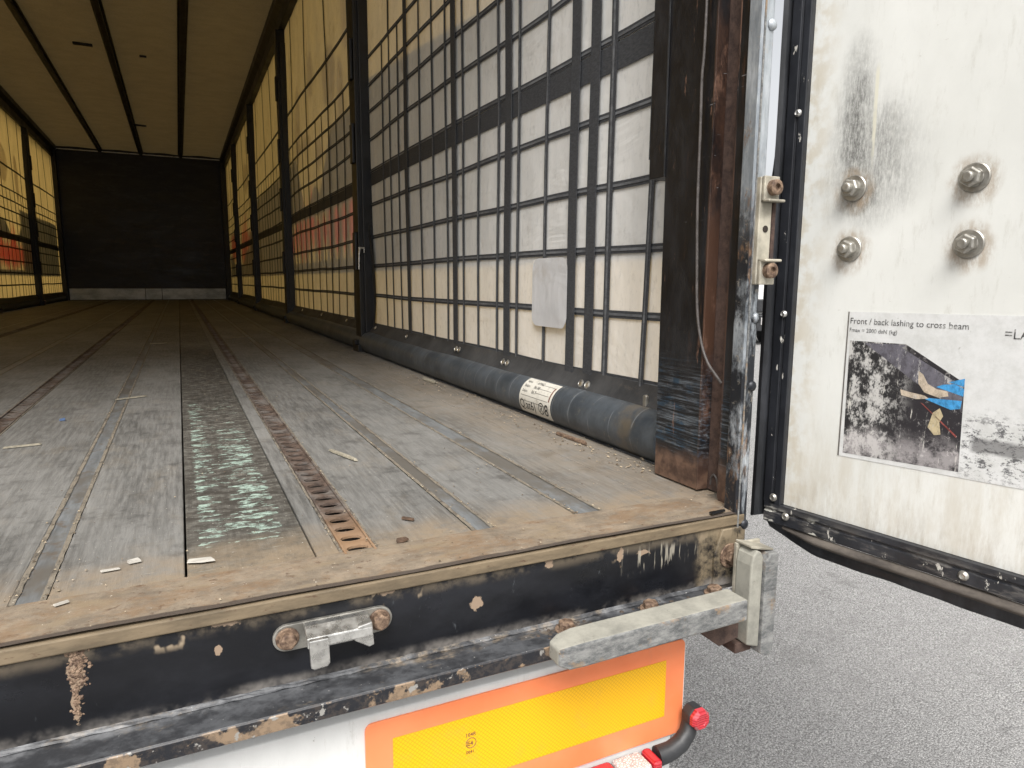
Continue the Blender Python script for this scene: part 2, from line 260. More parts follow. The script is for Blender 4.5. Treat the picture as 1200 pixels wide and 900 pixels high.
m = MT('skirt', .55, spec=.4); n = m.noise(7, 6, .7); c = m.mix(m.thr(n, .3, .7), (.026, .027, .029), (.062, .062, .063)); m.col(m.mix(m.mul(m.thr(m.noise(12, 6, .8, (1, 1, 2)), .57, .7), .5), c, (.12, .10, .08))); m.bump(m.noise(6, 4, .6, (1, 2, 1)), .3, .01); M['skirt'] = m.m
m = MT('pole_paint', .42, .1, spec=.5); n = m.noise(8, 6, .7, (1, 1.5, 1)); c = m.mix(m.thr(n, .3, .7), (.036, .044, .053), (.085, .098, .112))
c = m.mix(m.mul(m.thr(m.noise(24, 6, .8, (1, 1, 1), (5, 1, 1)), .56, .68), .55), c, (.15, .14, .115)); c = m.mix(m.mul(m.rng(1, .34, .40, .02, .03), m.thr(m.noise(20, 6, .7), .35, .65), .5), c, (.15, .115, .07))
sc = m.math('FRACT', m.math('DIVIDE', m.wob(1, .03, 3, stretch=(0, 1, 0)), .085)); c = m.mix(m.mul(m.rng(2, .03, None, .02, .02), m.thr(sc, 0, .05, 1, 0), m.thr(m.noise(9, 3, .6), .42, .5), .4), c, (.34, .36, .38))
m.col(c); M['pole_paint'] = m.m
m = MT('bulkhead', .42, spec=.4); n = m.noise(3, 6, .7, (.8, 1, 2.6)); m.col(m.mix(m.mul(m.thr(m.noise(5, 7, .8, (.7, 1, 3), (2, 0, 1)), .5, .7), .6), m.mix(m.thr(n, .4, .7), (.008, .008, .011), (.022, .022, .026)), (.055, .055, .062))); m.set('Roughness', m.thr(n, .3, .7, .3, .5)); m.bump(m.noise(8, 4, .6, (.6, 1, 5)), .3, .004); M['bulkhead'] = m.m
m = MT('kick_plate', .4, .5); n = m.noise(4, 6, .7, (1, 1, 2)); m.col(m.mix(m.thr(n, .35, .65), (.28, .30, .30), (.52, .54, .54))); M['kick_plate'] = m.m
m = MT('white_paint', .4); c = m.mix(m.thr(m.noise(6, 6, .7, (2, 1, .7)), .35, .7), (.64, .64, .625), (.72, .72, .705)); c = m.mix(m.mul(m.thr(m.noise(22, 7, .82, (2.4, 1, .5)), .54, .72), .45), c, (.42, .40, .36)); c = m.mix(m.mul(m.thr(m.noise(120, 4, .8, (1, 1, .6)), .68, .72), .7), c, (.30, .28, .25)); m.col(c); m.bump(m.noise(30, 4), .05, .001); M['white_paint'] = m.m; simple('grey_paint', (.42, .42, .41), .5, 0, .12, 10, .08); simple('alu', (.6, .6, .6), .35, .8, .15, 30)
m = MT('orange', .35); n = m.noise(6, 5, .6); c = m.mix(m.thr(n, .3, .7), (.84, .215, .075), (.92, .27, .11)); c = m.mix(m.mul(m.thr(m.noise(18, 7, .8, (1, 1, .6)), .54, .72), .4), c, (.62, .25, .16)); m.col(m.mix(m.mul(m.thr(m.noise(70, 5, .85, (.25, 1, 2)), .68, .72), .5), c, (.4, .2, .13))); m.bump(m.noise(300, 2), .05, .0005); M['orange'] = m.m
m = MT('yellow', .3)
a_ = .0044; v = m.N.new('ShaderNodeTexVoronoi'); v.feature = 'DISTANCE_TO_EDGE'; v.inputs['Randomness'].default_value = .0
mp = m.co((1 / a_, 0, 1 / a_)); rt = m.N.new('ShaderNodeVectorRotate'); rt.rotation_type = 'Y_AXIS'; rt.inputs['Angle'].default_value = PI / 4; m._in(rt.inputs['Vector'], mp); m._in(v.inputs['Vector'], rt.outputs[0]); v.inputs['Scale'].default_value = 1
e = m.thr(v.outputs['Distance'], .04, .16); c = m.mix(e, (.70, .34, .003), (.86, .475, .004)); c = m.mix(m.mul(m.thr(m.noise(14, 7, .8), .50, .72), .35), c, (.50, .33, .06)); m.col(m.mix(m.mul(m.thr(m.noise(50, 6, .85, (1, 1, .2)), .66, .7), .5), c, (.45, .30, .10))); M['yellow'] = m.m
m = MT('red_lens', .12, spec=.6); m.col(m.mix(m.thr(m.math('FRACT', m.mul(m.ax(2), 260)), .4, .6), (.33, .008, .016), (.50, .028, .042))); m.set('Coat Weight', .6); M['red_lens'] = m.m
m = MT('clear_lens', .15, spec=.6); e = m.voro(240, feature='DISTANCE_TO_EDGE'); m.col(m.mix(m.thr(e, .05, .3), (.35, .33, .32), (.75, .74, .72))); m.set('Coat Weight', .6); M['clear_lens'] = m.m
simple('amber', (.55, .28, .08), .2, 0, .2, 60, 0); simple('black_plastic', (.022, .023, .025), .5, 0, .3, 30, .1)
m = MT('pole_label', .6); c = m.mix(m.mul(m.thr(m.noise(30, 6, .8), .5, .66), .55), (.60, .58, .52), (.30, .27, .22)); m.col(c); M['pole_label'] = m.m
simple('brown_ink', (.16, .07, .05), .6, 0, .2, 40, 0)
simple('wire', (.075, .066, .062), .5, 0, .3, 60, .1)
simple('splinter', (.27, .245, .19), .8, 0, .25, 120, .3); simple('paper_bit', (.42, .40, .36), .8, 0, .1, 90, .2); simple('blue_bit', (.08, .13, .24), .6, 0, .2, 90, .1); simple('brown_bit', (.09, .055, .035), .85, 0, .4, 90, .3)
m = MT('grit', .9); m.col(m.mix(m.thr(m.noise(60, 3, .6), .42, .58), (.10, .075, .05), (.34, .28, .20))); M['grit'] = m.m
simple('tyre', (.02, .02, .021), .85, 0, .3, 20, .2); simple('glass', (.02, .025, .03), .08, 0, .1, 5, 0)

# -- asphalt, pale and worn, with stones showing
m = MT('asphalt', .9, spec=.25); v1 = m.voro(185, out='Color'); sepc = m.N.new('ShaderNodeSeparateColor'); m._in(sepc.inputs[0], v1)
d1 = m.voro(185); big = m.noise(.35, 5, .6); mid = m.noise(9, 6, .7)
c = m.mix(m.thr(sepc.outputs[0], .0, 1.0, 0.0, 1.0), (.27, .266, .26), (.40, .396, .388)); c = m.mix(m.thr(sepc.outputs[1], .84, .95), c, (.50, .49, .475))
c = m.mix(m.mul(m.thr(d1, .42, .75), .8), c, (.105, .103, .10)); c = m.mix(m.mul(m.thr(mid, .5, .72), .35), c, (.19, .186, .18)); c = m.mix(m.mul(m.thr(big, .4, .65), .25), c, (.38, .37, .36))
c = m.mix(m.mul(m.thr(m.noise(180, 3, .6), .60, .68), .6), c, (.06, .058, .056))
vc = m.N.new('ShaderNodeTexVoronoi'); vc.feature = 'DISTANCE_TO_EDGE'; vc.inputs['Scale'].default_value = .9
vm = m.N.new('ShaderNodeVectorMath'); vm.operation = 'ADD'; nz = m.N.new('ShaderNodeTexNoise'); nz.inputs['Scale'].default_value = 2.2; nz.inputs['Detail'].default_value = 6; m._in(nz.inputs['Vector'], m.co()); m.t.links.new(nz.outputs['Color'], vm.inputs[0]); m._in(vm.inputs[1], m.co()); m._in(vc.inputs['Vector'], vm.outputs[0])
c = m.mix(m.mul(m.inv(m.thr(vc.outputs['Distance'], .002, .008)), m.thr(m.noise(1.1, 3), .54, .64), .4), c, (.13, .128, .125)); c = m.mix(m.mul(m.thr(m.noise(1.8, 5, .6, off=(6, 2, 0)), .56, .68), .35), c, (.16, .156, .15))
m.col(c); m.bump(m.math('SUBTRACT', m.mul(mid, .5), d1), .7, .006); M['asphalt'] = m.m

# ------------------------------------------------------------------ mesh helper
class MB:
    def __init__(s): s.v = []; s.f = []; s.mi = []; s.mats = []
    def mat(s, name):
        if name not in s.mats: s.mats.append(name)
        return s.mats.index(name)
    def add(s, vs, fs, mat=None):
        o = len(s.v); s.v += [tuple(v) for v in vs]; k = s.mat(mat) if mat else 0
        for f in fs: s.f.append([i + o for i in f]); s.mi.append(k)
        return s
    def box(s, x0, x1, y0, y1, z0, z1, mat=None):
        vs = [(x, y, z) for z in (z0, z1) for y in (y0, y1) for x in (x0, x1)]
        return s.add(vs, [(0, 2, 3, 1), (4, 5, 7, 6), (0, 1, 5, 4), (2, 6, 7, 3), (0, 4, 6, 2), (1, 3, 7, 5)], mat)
    def prism(s, poly, axis, a, b, mat=None):       # poly in the two other axes, in order
        n = len(poly)
        def P(u, v, t): return {0: (t, u, v), 1: (u, t, v), 2: (u, v, t)}[axis]
        vs = [P(u, v, a) for u, v in poly] + [P(u, v, b) for u, v in poly]
        fs = [tuple(range(n))[::-1], tuple(range(n, 2 * n))] + [(i, (i + 1) % n, n + (i + 1) % n, n + i) for i in range(n)]
        return s.add(vs, fs, mat)
    def tube(s, path, r, seg=14, mat=None, cap=True):
        pts = [Vector(p) for p in path]; n = len(pts); rs = r if isinstance(r, (list, tuple)) else [r] * n
        vs = []; up = Vector((.13, .27, .95))
        for i, p in enumerate(pts):
            d = (pts[min(i + 1, n - 1)] - pts[max(i - 1, 0)]).normalized()
            a = d.cross(up)
            if a.length < .05: a = d.cross(Vector((1, 0, 0)))
            a.normalize(); b = d.cross(a)
            for k in range(seg):
                t = 2 * PI * k / seg; vs.append(p + (a * math.cos(t) + b * math.sin(t)) * rs[i])
        fs = [(i * seg + k, i * seg + (k + 1) % seg, (i + 1) * seg + (k + 1) % seg, (i + 1) * seg + k) for i in range(n - 1) for k in range(seg)]
        if cap: fs += [tuple(range(seg))[::-1], tuple(range((n - 1) * seg, n * seg))]
        return s.add(vs, fs, mat)
    def disc(s, c, axis, prof, seg=24, mat=None, rot=0.0):      # lathe along axis; prof = [(radius, height)...]
        A = Vector(axis).normalized(); u = A.orthogonal().normalized(); v = A.cross(u); c = Vector(c); vs = []
        for r, h in prof:
            for k in range(seg):
                t = 2 * PI * k / seg + rot; vs.append(c + A * h + (u * math.cos(t) + v * math.sin(t)) * r)
        n = len(prof)
        fs = [(i * seg + k, i * seg + (k + 1) % seg, (i + 1) * seg + (k + 1) % seg, (i + 1) * seg + k) for i in range(n - 1) for k in range(seg)]
        fs += [tuple(range(seg))[::-1], tuple(range((n - 1) * seg, n * seg))]
        return s.add(vs, fs, mat)
    def grid(s, fn, nu, nv, mat=None):
        vs = [fn(i / nu, j / nv) for j in range(nv + 1) for i in range(nu + 1)]
        fs = [(j * (nu + 1) + i, j * (nu + 1) + i + 1, (j + 1) * (nu + 1) + i + 1, (j + 1) * (nu + 1) + i) for j in range(nv) for i in range(nu)]
        return s.add(vs, fs, mat)
    def build(s, name, mat=None, parent=None, bevel=0.0, smooth=False, seg=2, label=None):
        me = bpy.data.meshes.new(name); me.from_pydata(s.v, [], s.f)
        for k in (s.mats or [mat]): me.materials.append(M[k])
        if s.mats:
            for p, k in zip(me.polygons, s.mi): p.material_index = k
        bm = bmesh.new(); bm.from_mesh(me); bmesh.ops.recalc_face_normals(bm, faces=bm.faces); bm.to_mesh(me); bm.free()
        o = bpy.data.objects.new(name, me); C.objects.link(o)
        if parent is not None: adopt(o, parent)
        if smooth:
            me.shade_smooth(); 
            me.set_sharp_from_angle(angle=math.radians(40))
        if bevel:
            b = o.modifiers.new('bevel', 'BEVEL'); b.width = bevel; b.segments = seg; b.limit_method = 'ANGLE'; b.angle_limit = math.radians(40); b.harden_normals = False
        if label: o['label'] = label
        return o
def chain_inv(p):
    m = p.matrix_basis.copy(); q = p
    while q.parent is not None:
        m = q.parent.matrix_basis @ q.matrix_parent_inverse @ m if False else (q.matrix_parent_inverse @ m); q = q.parent; m = q.matrix_basis @ m
    return m.inverted()
def adopt(o, parent): o.parent = parent; o.matrix_parent_inverse = chain_inv(parent)
def tag(o, label, cat, group=None):
    o['label'] = label; o['category'] = cat
    if group: o['group'] = group
    return o
def empty(name, loc):
    o = bpy.data.objects.new(name, None); C.objects.link(o); o.location = loc; o.empty_display_size = .3; return o
def text(name, body, size, mat, parent, mtx, extrude=.0002, align='LEFT', xs=1.0):
    cu = bpy.data.curves.new(name, 'FONT'); cu.body = body; cu.size = size; cu.extrude = extrude; cu.align_x = align; cu.resolution_u = 3
    t = bpy.data.objects.new(name, cu); C.objects.link(t); bpy.context.view_layer.update()
    me = bpy.data.meshes.new_from_object(t.evaluated_get(bpy.context.evaluated_depsgraph_get())); bpy.data.objects.remove(t)
    me.transform(mtx @ Matrix.Diagonal((xs, 1, 1, 1))); me.materials.clear(); me.materials.append(M[mat]); me.name = name
    o = bpy.data.objects.new(name, me); C.objects.link(o); adopt(o, parent); return o
def hexbolt(mb, c, axis, r, h=None, washer=None, stud=None, mat=None, rot=.3, wmat=None):
    A = Vector(axis).normalized(); c = Vector(c); h = h or r * 1.1; z = 0
    if washer: mb.disc(c, A, [(washer * .97, 0), (washer, .0006), (washer, .0025), (washer * .93, .0032)], 28, wmat or mat); z = .003
    mb.disc(c + A * z, A, [(r, 0), (r, h * .85), (r * .86, h)], 6, mat, rot)
    if stud: mb.disc(c + A * (z + h), A, [(stud[0], 0), (stud[0], stud[1] * .8), (stud[0] * .75, stud[1])], 12, mat)
def fold(y, z, amp=1.0):      # the slack of the curtain: how far it bellies in or out
    return amp * (.010 * math.sin(y * 2.1 + .6) * math.sin((z + .2) * 1.25) + .007 * (mnoise.noise(Vector((y * 1.3, z * .9, 3.1)))) + .003 * mnoise.noise(Vector((y * 5, z * 1.6, 8.0))))

# ------------------------------------------------------------------ ground
gz = -1.15
mb = MB(); mb.grid(lambda u, v: ((u - .5) * 1600, (v - .5) * 1600, gz), 8, 8)
g = mb.build('ground', 'asphalt'); g['kind'] = 'structure'

# ------------------------------------------------------------------ the trailer
T = empty('semi_trailer', (.04, 6.7, gz))
tag(T, 'open curtain-side semi trailer with worn plywood deck, black rear beam and white rear door', 'trailer')
L = 13.45; XL, XR = -1.30, 1.395

# deck: boards, flush steel strips, slotted lashing rails
strips = [(-1.00, -.96), (-.755, -.715), (-.19, -.15), (.292, .327), (.859, .893), (1.034, 1.083)]
rails = [(-.60, -.545), (.035, .085), (.664, .714)]
occ = sorted(strips + rails)
cuts = [-1.27]
edges = [-1.27]
for a, b in occ: edges += [a, b]
edges.append(1.335)
spans = [(edges[i], edges[i + 1]) for i in range(0, len(edges), 2)]
extra = {.327: [.473, .632], 1.083: [1.20]}
for a, b in spans:
    xs = [a] + [x for x in extra.get(a, []) if a < x < b] + [b]
    for x0, x1 in zip(xs, xs[1:]):
        g0 = .0022 if x0 in (.473,) else .0008; dark = abs(x0 - .473) < .01
        dz = -.0015 if dark else random.uniform(-.0008, .0008)
        mb = MB(); mb.box(x0 + g0, x1 - .0008, .083, L, -.03, dz)
        mb.build('floor_board', 'deck_dark' if dark else 'deck', T, .0012, seg=1, label='dark floor board with scraped pale green paint' if dark else None)
for a, b in strips:
    y0 = .086
    mb = MB(); mb.box(a + .0012, b - .0012, y0, L, -.03, -.0014); o = mb.build('floor_strip', 'steel_strip', T, .001, seg=1)
    for e0, e1 in ((a - .0008, a + .0056), (b - .0056, b + .0008)):
        mb = MB(); n = 420; vs = []
        def fn(u, v, e0=e0, e1=e1):
            y = y0 + (L - y0) * u ** 2.2
            return (e0 + (e1 - e0) * v + .0012 * mnoise.noise(Vector((y * 40, v, e0 * 50))), y, 0.0 + .0009 * mnoise.noise(Vector((y * 60, v * 3, e0 * 90))))
        mb.grid(fn, n, 2); mb.build('strip_seal', 'strip_edge', o)
def slotted(a, b, y0, y1, pitch):
    mb = MB(); c = (a + b) / 2; ha, hb = (b - a) * .345, pitch * .25; seg = 14; y = y0; t = -.0025
    z1 = -.001
    ang = [2 * PI * k / seg for k in range(seg)]
    while y + pitch <= y1:
        yc = y + pitch / 2; near = y < 3.2
        ell = [(c + ha * math.copysign(abs(math.cos(q)) ** .8, math.cos(q)), yc + hb * math.sin(q)) for q in ang]
        rect = []
        for q in ang:
            k = 1 / max(abs(math.cos(q)) / ((b - a) / 2), abs(math.sin(q)) / (pitch / 2)); rect.append((c + k * math.cos(q), yc + k * math.sin(q)))
        vs = [(x, yy, z1) for x, yy in rect] + [(x, yy, z1 - .0006) for x, yy in ell] + [(x, yy, z1 - .004) for x, yy in ell]
        fs = [(k, (k + 1) % seg, seg + (k + 1) % seg, seg + k) for k in range(seg)] + [(seg + k, seg + (k + 1) % seg, 2 * seg + (k + 1) % seg, 2 * seg + k) for k in range(seg)]
        # corners of the cell
        mb.add(vs, fs)
        cx = [(a, y), (b, y), (b, y + pitch), (a, y + pitch)]
        for (px, py) in cx:
            near_pts = sorted(range(seg), key=lambda k: (rect[k][0] - px) ** 2 + (rect[k][1] - py) ** 2)[:2]
            mb.add([(px, py, z1), (*rect[near_pts[0]], z1), (*rect[near_pts[1]], z1)], [(0, 1, 2)])
        y += pitch
    return mb, y
for a, b in rails:
    y0 = .075
    mb, ye = slotted(a + .003, b - .003, y0, L, .0405)
    mb.box(a + .0032, a + .0062, y0, ye, .0006, .0022); mb.box(b - .0062, b - .0032, y0, ye, .0006, .0022)
    o = mb.build('lashing_rail', 'rust_rail', T)
    mb = MB(); mb.box(a + .001, b - .001, y0, L, -.045, -.03); mb.box(a + .0006, a + .0024, y0, L, -.03, -.0015); mb.box(b - .0024, b - .0006, y0, L, -.03, -.0015); mb.build('rail_channel', 'pit', o)
    for e0, e1 in ((a - .0015, a + .0022), (b - .0022, b + .0015)):
        mb = MB()
        def fn(u, v, e0=e0, e1=e1):
            y = y0 + (L - y0) * u ** 2.2
            return (e0 + (e1 - e0) * v + .0012 * mnoise.noise(Vector((y * 40, v, e0 * 50))), y, .0006 + .0012 * mnoise.noise(Vector((y * 60, v * 3, e0 * 90))))
        mb.grid(fn, 420, 2); mb.build('rail_seal', 'strip_edge', o)
mb = MB(); mb.box(-1.33, 1.28, .03, L + .1, -.11, -.046); mb.build('underfloor', 'dark_steel', T)

# rear threshold and beam
mb = MB()
def th(u, v):
    x = -1.33 + (2.62) * u; y = -.019 + .1015 * v
    e = mnoise.noise(Vector((x * 9, y * 20, 0))) * .0012 - (.0025 * max(0, mnoise.noise(Vector((x * 6, 2, 0)))) if v < .25 else 0)
    return (x, y + (.002 * mnoise.noise(Vector((x * 14, 0, 5))) if v == 1 else 0), .0012 + e)
mb.grid(th, 300, 12); mb.build('threshold_plate', 'threshold', T, smooth=True)
mb = MB(); mb.box(-1.33, 1.285, -.0215, .07, -.0185, -.0022); mb.build('threshold_bar', 'threshold_face', T, .0018)
bm_ = MB(); bm_.box(-1.33, 1.288, -.017, .03, -.125, -.0195); beam = bm_.build('rear_beam', 'beam_paint', T, .001, seg=1)
mb = MB()     # weld and mud bead along the foot of the beam
mb.grid(lambda u, v: (-1.33 + 2.56 * u, -.0165 - .006 * v, -.1105 - .004 * v + .0016 * mnoise.noise(Vector((u * 130, v * 2, 1)))), 260, 3); mb.build('weld_bead', 'ledge_paint', beam)
mb = MB(); mb.box(-1.33, 1.235, -.068, -.0172, -.134, -.1155, 'ledge_paint'); mb.box(-1.33, 1.235, -.0712, -.0685, -.1345, -.1148, 'ledge_edge'); mb.build('ledge', None, beam, .0012, seg=1)
for x, z in ((.946, .0), (1.09, 0), (1.212, 0)):
    mb = MB(); hexbolt(mb, (x, -.040, -.1155), (0, 0, 1), .0115, .010, .016, None, 'rusty_bolt', random.random()); mb.build('flange_bolt', None, beam, .0008, seg=1)
    mb = MB()
    for k in range(30):
        a_, d_ = random.uniform(0, 6.28), random.uniform(.010, .032); q = random.uniform(.001, .0036)
        mb.disc((x + d_ * 1.5 * math.cos(a_), min(-.019, -.036 + d_ * .7 * math.sin(a_)), -.1152), (0, 0, 1), [(q, 0), (q * .8, q * .3), (q * .3, q * .45)], 7)
    mb.build('dried_mud', 'threshold', beam, smooth=True)
mb = MB(); mb.prism([(1.226, -.115), (1.287, -.115), (1.287, -.022), (1.240, -.022), (1.226, -.06)], 1, -.0225, -.0168); gus = mb.build('corner_plate', 'beam_paint', beam, .001, seg=1)
mb = MB(); hexbolt(mb, (1.256, -.0225, -.066), (0, -1, 0), .0135, .011, .0205, (.0062, .013), 'rusty_bolt', .5); mb.build('corner_nut', None, beam, .0008, seg=1)
mb = MB()     # rust blisters running down the beam
for (x0, z0, z1, nn, sg) in ((.367, -.010, -.060, 240, .0042), (.364, -.060, -.092, 90, .0022)):
    for k in range(nn):
        t = random.random(); x = x0 + random.gauss(0, sg) + .003 * mnoise.noise(Vector((t * 9, x0, 1))); r = random.uniform(.0006, .0024)
        mb.disc((x, -.0169, z0 + (z1 - z0) * t), (random.gauss(0, .5), -1, random.gauss(0, .5)), [(r * 1.1, 0), (r * .9, r * .35), (r * .3, r * .5)], 5)
mb.build('rust_scab', 'rusty_bolt', beam, smooth=True)

# tie hook on the beam
hk = MB()
zc = -.0515; x0, x1, r = .5775, .6875, .0165
poly = [(x0 + r * math.cos(t), zc + r * math.sin(t)) for t in [PI / 2 + PI * k / 12 for k in range(13)]] + [(x1 + r * math.cos(t), zc + r * math.sin(t)) for t in [-PI / 2 + PI * k / 12 for k in range(13)]]
hk.prism(poly, 1, -.0225, -.0172); hook = hk.build('tie_hook', 'old_steel', T, .001)
mb = MB(); mb.prism([(-.0225, -.036), (-.033, -.036), (-.050, -.044), (-.052, -.055), (-.048, -.056), (-.045, -.048), (-.032, -.041), (-.0225, -.041)], 0, .596, .672); mb.prism([(-.0225, -.066), (-.034, -.066), (-.034, -.060), (-.0225, -.060)], 0, .600, .672)
mb.build('hook_bridge', 'bright_steel', hook, .0012)
mb = MB(); mb.prism([(.597, -.044), (.620, -.044), (.6205, -.076), (.617, -.0795), (.602, -.0805), (.5985, -.078)], 1, -.0555, -.0490); mb.build('hook_tongue', 'bright_steel', hook, .0015)
mb = MB(); mb.prism([(.655, -.041), (.672, -.038), (.674, -.068), (.668, -.070), (.650, -.058)], 1, -.050, -.0285); mb.build('hook_tooth', 'bright_steel', hook, .0015)
for x in (x0, x1):
    mb = MB(); hexbolt(mb, (x, -.0225, zc), (0, -1, 0), .0105, .009, .0135, None, 'rusty_bolt', random.random()); mb.build('hook_bolt', None, hook, .0008, seg=1)

# lower rear: recessed plate, white light carrier, reflector board, lamps
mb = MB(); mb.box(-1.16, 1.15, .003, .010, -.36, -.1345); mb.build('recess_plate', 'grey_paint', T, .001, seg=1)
mb = MB(); mb.prism([(-.026, -.60), (-.026, -.175), (-.018, -.169), (-.002, -.169), (-.002, -.60)], 0, -1.15, 1.150); mb.build('light_carrier', 'white_paint', T, .0015)
rb = MB()
def rrect(x0, x1, z0, z1, r):
    P = []
    for cx, cz, s0 in ((x1 - r, z1 - r, 0), (x0 + r, z1 - r, 90), (x0 + r, z0 + r, 180), (x1 - r, z0 + r, 270)):
        for k in range(6): t = math.radians(s0 + 18 * k); P.append((cx + r * math.cos(t), cz + r * math.sin(t)))
    return P
rb.prism(rrect(.664, 1.168, -.343, -.185, .010), 1, -.0295, -.0265); board = rb.build('reflector_board', 'orange', T, .0004, seg=1)
mb = MB(); mb.prism(rrect(.661, 1.1715, -.3465, -.1825, .011), 1, -.0263, -.0261 + .0005); mb.build('board_backing', 'white_paint', board)
mb = MB(); mb.box(.699, 1.132, -.0300, -.0297, -.3065, -.2125); mb.build('reflective_field', 'yellow', board)
FR = Matrix.Rotation(PI / 2, 4, 'X')
def onrear(x, y, z): return Matrix.Translation((x, y, z)) @ FR
text('board_mark', 'E4', .009, 'brown_ink', board, onrear(.8005, -.0303, -.2548))
mb = MB(); mb.tube([(.8065 + .0072 * math.cos(k * PI / 16), -.0301, -.2515 + .0072 * math.sin(k * PI / 16)) for k in range(33)], .0005, 6, None, False); mb.build('mark_ring', 'brown_ink', board)
text('board_mark', '104R', .0075, 'brown_ink', board, onrear(.798, -.0303, -.2415)); text('board_mark', '0041', .0062, 'brown_ink', board, onrear(.799, -.0303, -.2665))
mb = MB()    # bent rubber arm of the side marker
path = [(1.106, -.049, -.354), (1.117, -.050, -.353), (1.13, -.052, -.350), (1.148, -.052, -.343), (1.162, -.050, -.331), (1.169, -.047, -.318), (1.172, -.044, -.306)]
mb.tube(path, [.0150, .0148, .0142, .0136, .0132, .013, .013], 20); arm = mb.build('marker_arm', 'black_plastic', T, smooth=True)
mb = MB(); mb.disc((1.173, -.040, -.302), (0, -1, 0), [(.0170, 0), (.0178, .012), (.0178, .020)], 8, None, PI / 8); mb.build('marker_housing', 'black_plastic', arm, .002)
mb = MB(); mb.disc((1.173, -.060, -.302), (0, -1, 0), [(.0175, 0), (.0175, .006), (.0135, .0115), (.008, .0115), (.0075, .0105), (.004, .0105)], 8, None, PI / 8); mb.build('marker_lens', 'red_lens', arm, .001)
mb = MB(); mb.box(.80, 1.10, -.050, -.0265, -.44, -.362); tl = mb.build('tail_lamp', 'black_plastic', T, .004)
mb = MB(); mb.prism([(-.0305, -.3475), (-.0305, -.3615), (-.0502, -.3615), (-.0502, -.44), (-.070, -.44), (-.070, -.3475)], 0, .93, 1.030); mb.build('red_lens', 'red_lens', tl, .006, seg=3)
mb = MB(); mb.prism([(-.0305, -.3475), (-.0305, -.3615), (-.0502, -.3615), (-.0502, -.44), (-.070, -.44), (-.070, -.3475)], 0, 1.033, 1.084); mb.build('clear_lens', 'clear_lens', tl, .006, seg=3)
mb = MB(); mb.disc((1.046, -.0702, -.366), (0, -1, 0), [(.014, 0), (.013, .003), (.006, .006)], 16); mb.build('bulb_cover', 'amber', tl, smooth=True)
mb = MB(); mb.prism([(-.0305, -.3475), (-.0305, -.3615), (-.0502, -.3615), (-.0502, -.44), (-.068, -.44), (-.068, -.3475)], 0, 1.087, 1.104); mb.build('red_lens', 'red_lens', tl, .006, seg=3)

# rubber buffers at the corner
mb = MB(); sb = [(.905, -.1235), (.930, -.0945), (1.200, -.0905), (1.2035, -.0945), (1.2035, -.1195), (1.199, -.1235)]
def sbuf():
    mb = MB(); vs = []
    secs = [(.893, -.086, -.113, -.1195, -.0965), (.908, -.079, -.1180, -.1250, -.0925), (.930, -.0745, -.1185, -.1255, -.0915), (1.06, -.0745, -.1185, -.1240, -.0905), (1.205, -.0745, -.1185, -.1225, -.0895)]
    for x, y1, y0, z0, z1 in secs: vs += [(x, y1, z0), (x, y0, z0), (x, y0, z1), (x, y1, z1)]
    n = len(secs); fs = [(0, 1, 2, 3), tuple(4 * (n - 1) + k for k in (3, 2, 1, 0))]
    for i in range(n - 1):
        for k in range(4): fs.append((4 * i + k, 4 * i + (k + 1) % 4, 4 * i + 4 + (k + 1) % 4, 4 * i + 4 + k))
    mb.add(vs, fs); k1, k2 = mb.mat('rubber_grey'), mb.mat('rubber_worn')
    mb.mi = [k1] * len(mb.f)
    for i in range(n - 1): mb.mi[2 + 4 * i + 1] = k2
    mb.mi[1] = k2
    return mb
sbuf().build('step_buffer', None, T, .0035, seg=3)
cb = MB(); cb.prism([(1.243, -.188), (1.243, -.06), (1.246, -.045), (1.254, -.037), (1.262, -.040), (1.267, -.05), (1.267, -.196), (1.255, -.192)], 1, -.083, -.05); cbuf = cb.build('corner_buffer', 'rubber_grey', T, .003, seg=3)
mb = MB(); mb.prism([(1.2675, -.206), (1.2675, -.056), (1.276, -.044), (1.293, -.044), (1.293, -.204), (1.285, -.212)], 1, -.088, -.050); mb.build('buffer_end_plate', 'rubber_worn', cbuf, .002)
mb = MB(); mb.box(1.2435, 1.292, -.050, -.044, -.20, -.035); mb.prism([(1.246, -.034), (1.266, -.039), (1.292, -.044), (1.292, -.041), (1.268, -.035), (1.246, -.030)], 1, -.078, -.044); mb.build('buffer_bracket', 'bracket_steel', cbuf, .001)
mb = MB(); mb.prism([(1.150, -.145), (1.232, -.145), (1.232, -.176), (1.195, -.182)], 1, -.075, -.035); mb.box(1.232, 1.265, -.07, -.035, -.206, -.19); mb.build('buffer_mount', 'rust', cbuf, .001, seg=1)

# ------------------------------------------------------------------ right corner post
pt = MB()
ztop = 2.45
pt.prism([(1.29, .103), (1.29, .222), (1.345, .222), (1.345, .103)], 2, .002, ztop); post = pt.build('corner_post', 'post_paint', T, .0015)
mb = MB(); mb.prism([(1.313, .046), (1.313, .1025), (1.330, .1025), (1.330, .046)], 2, .003, ztop); mb.build('post_recess', 'rust', post)
mb = MB(); mb.prism([(1.2885, .0985), (1.2885, .1028), (1.3125, .1028), (1.3125, .0985)], 2, .003, ztop); mb.prism([(1.286, .0425), (1.286, .0458), (1.3125, .0458), (1.3125, .0425)], 2, .004, ztop); mb.build('recess_lip', 'post_rust', post, .001)
mb = MB(); mb.prism([(1.285, .012), (1.285, .042), (1.300, .042), (1.300, .012)], 2, -.002, ztop); mb.build('post_flange', 'post_paint', post, .0015)
mb = MB(); mb.box(1.2885, 1.340, .2225, .268, .553, ztop); mb.build('upper_plate', 'post_paint', post, .0015)
mb = MB(); mb.box(1.2866, 1.2882, .2205, .2235, .553, ztop); mb.build('plate_edge', 'black_plastic', post)
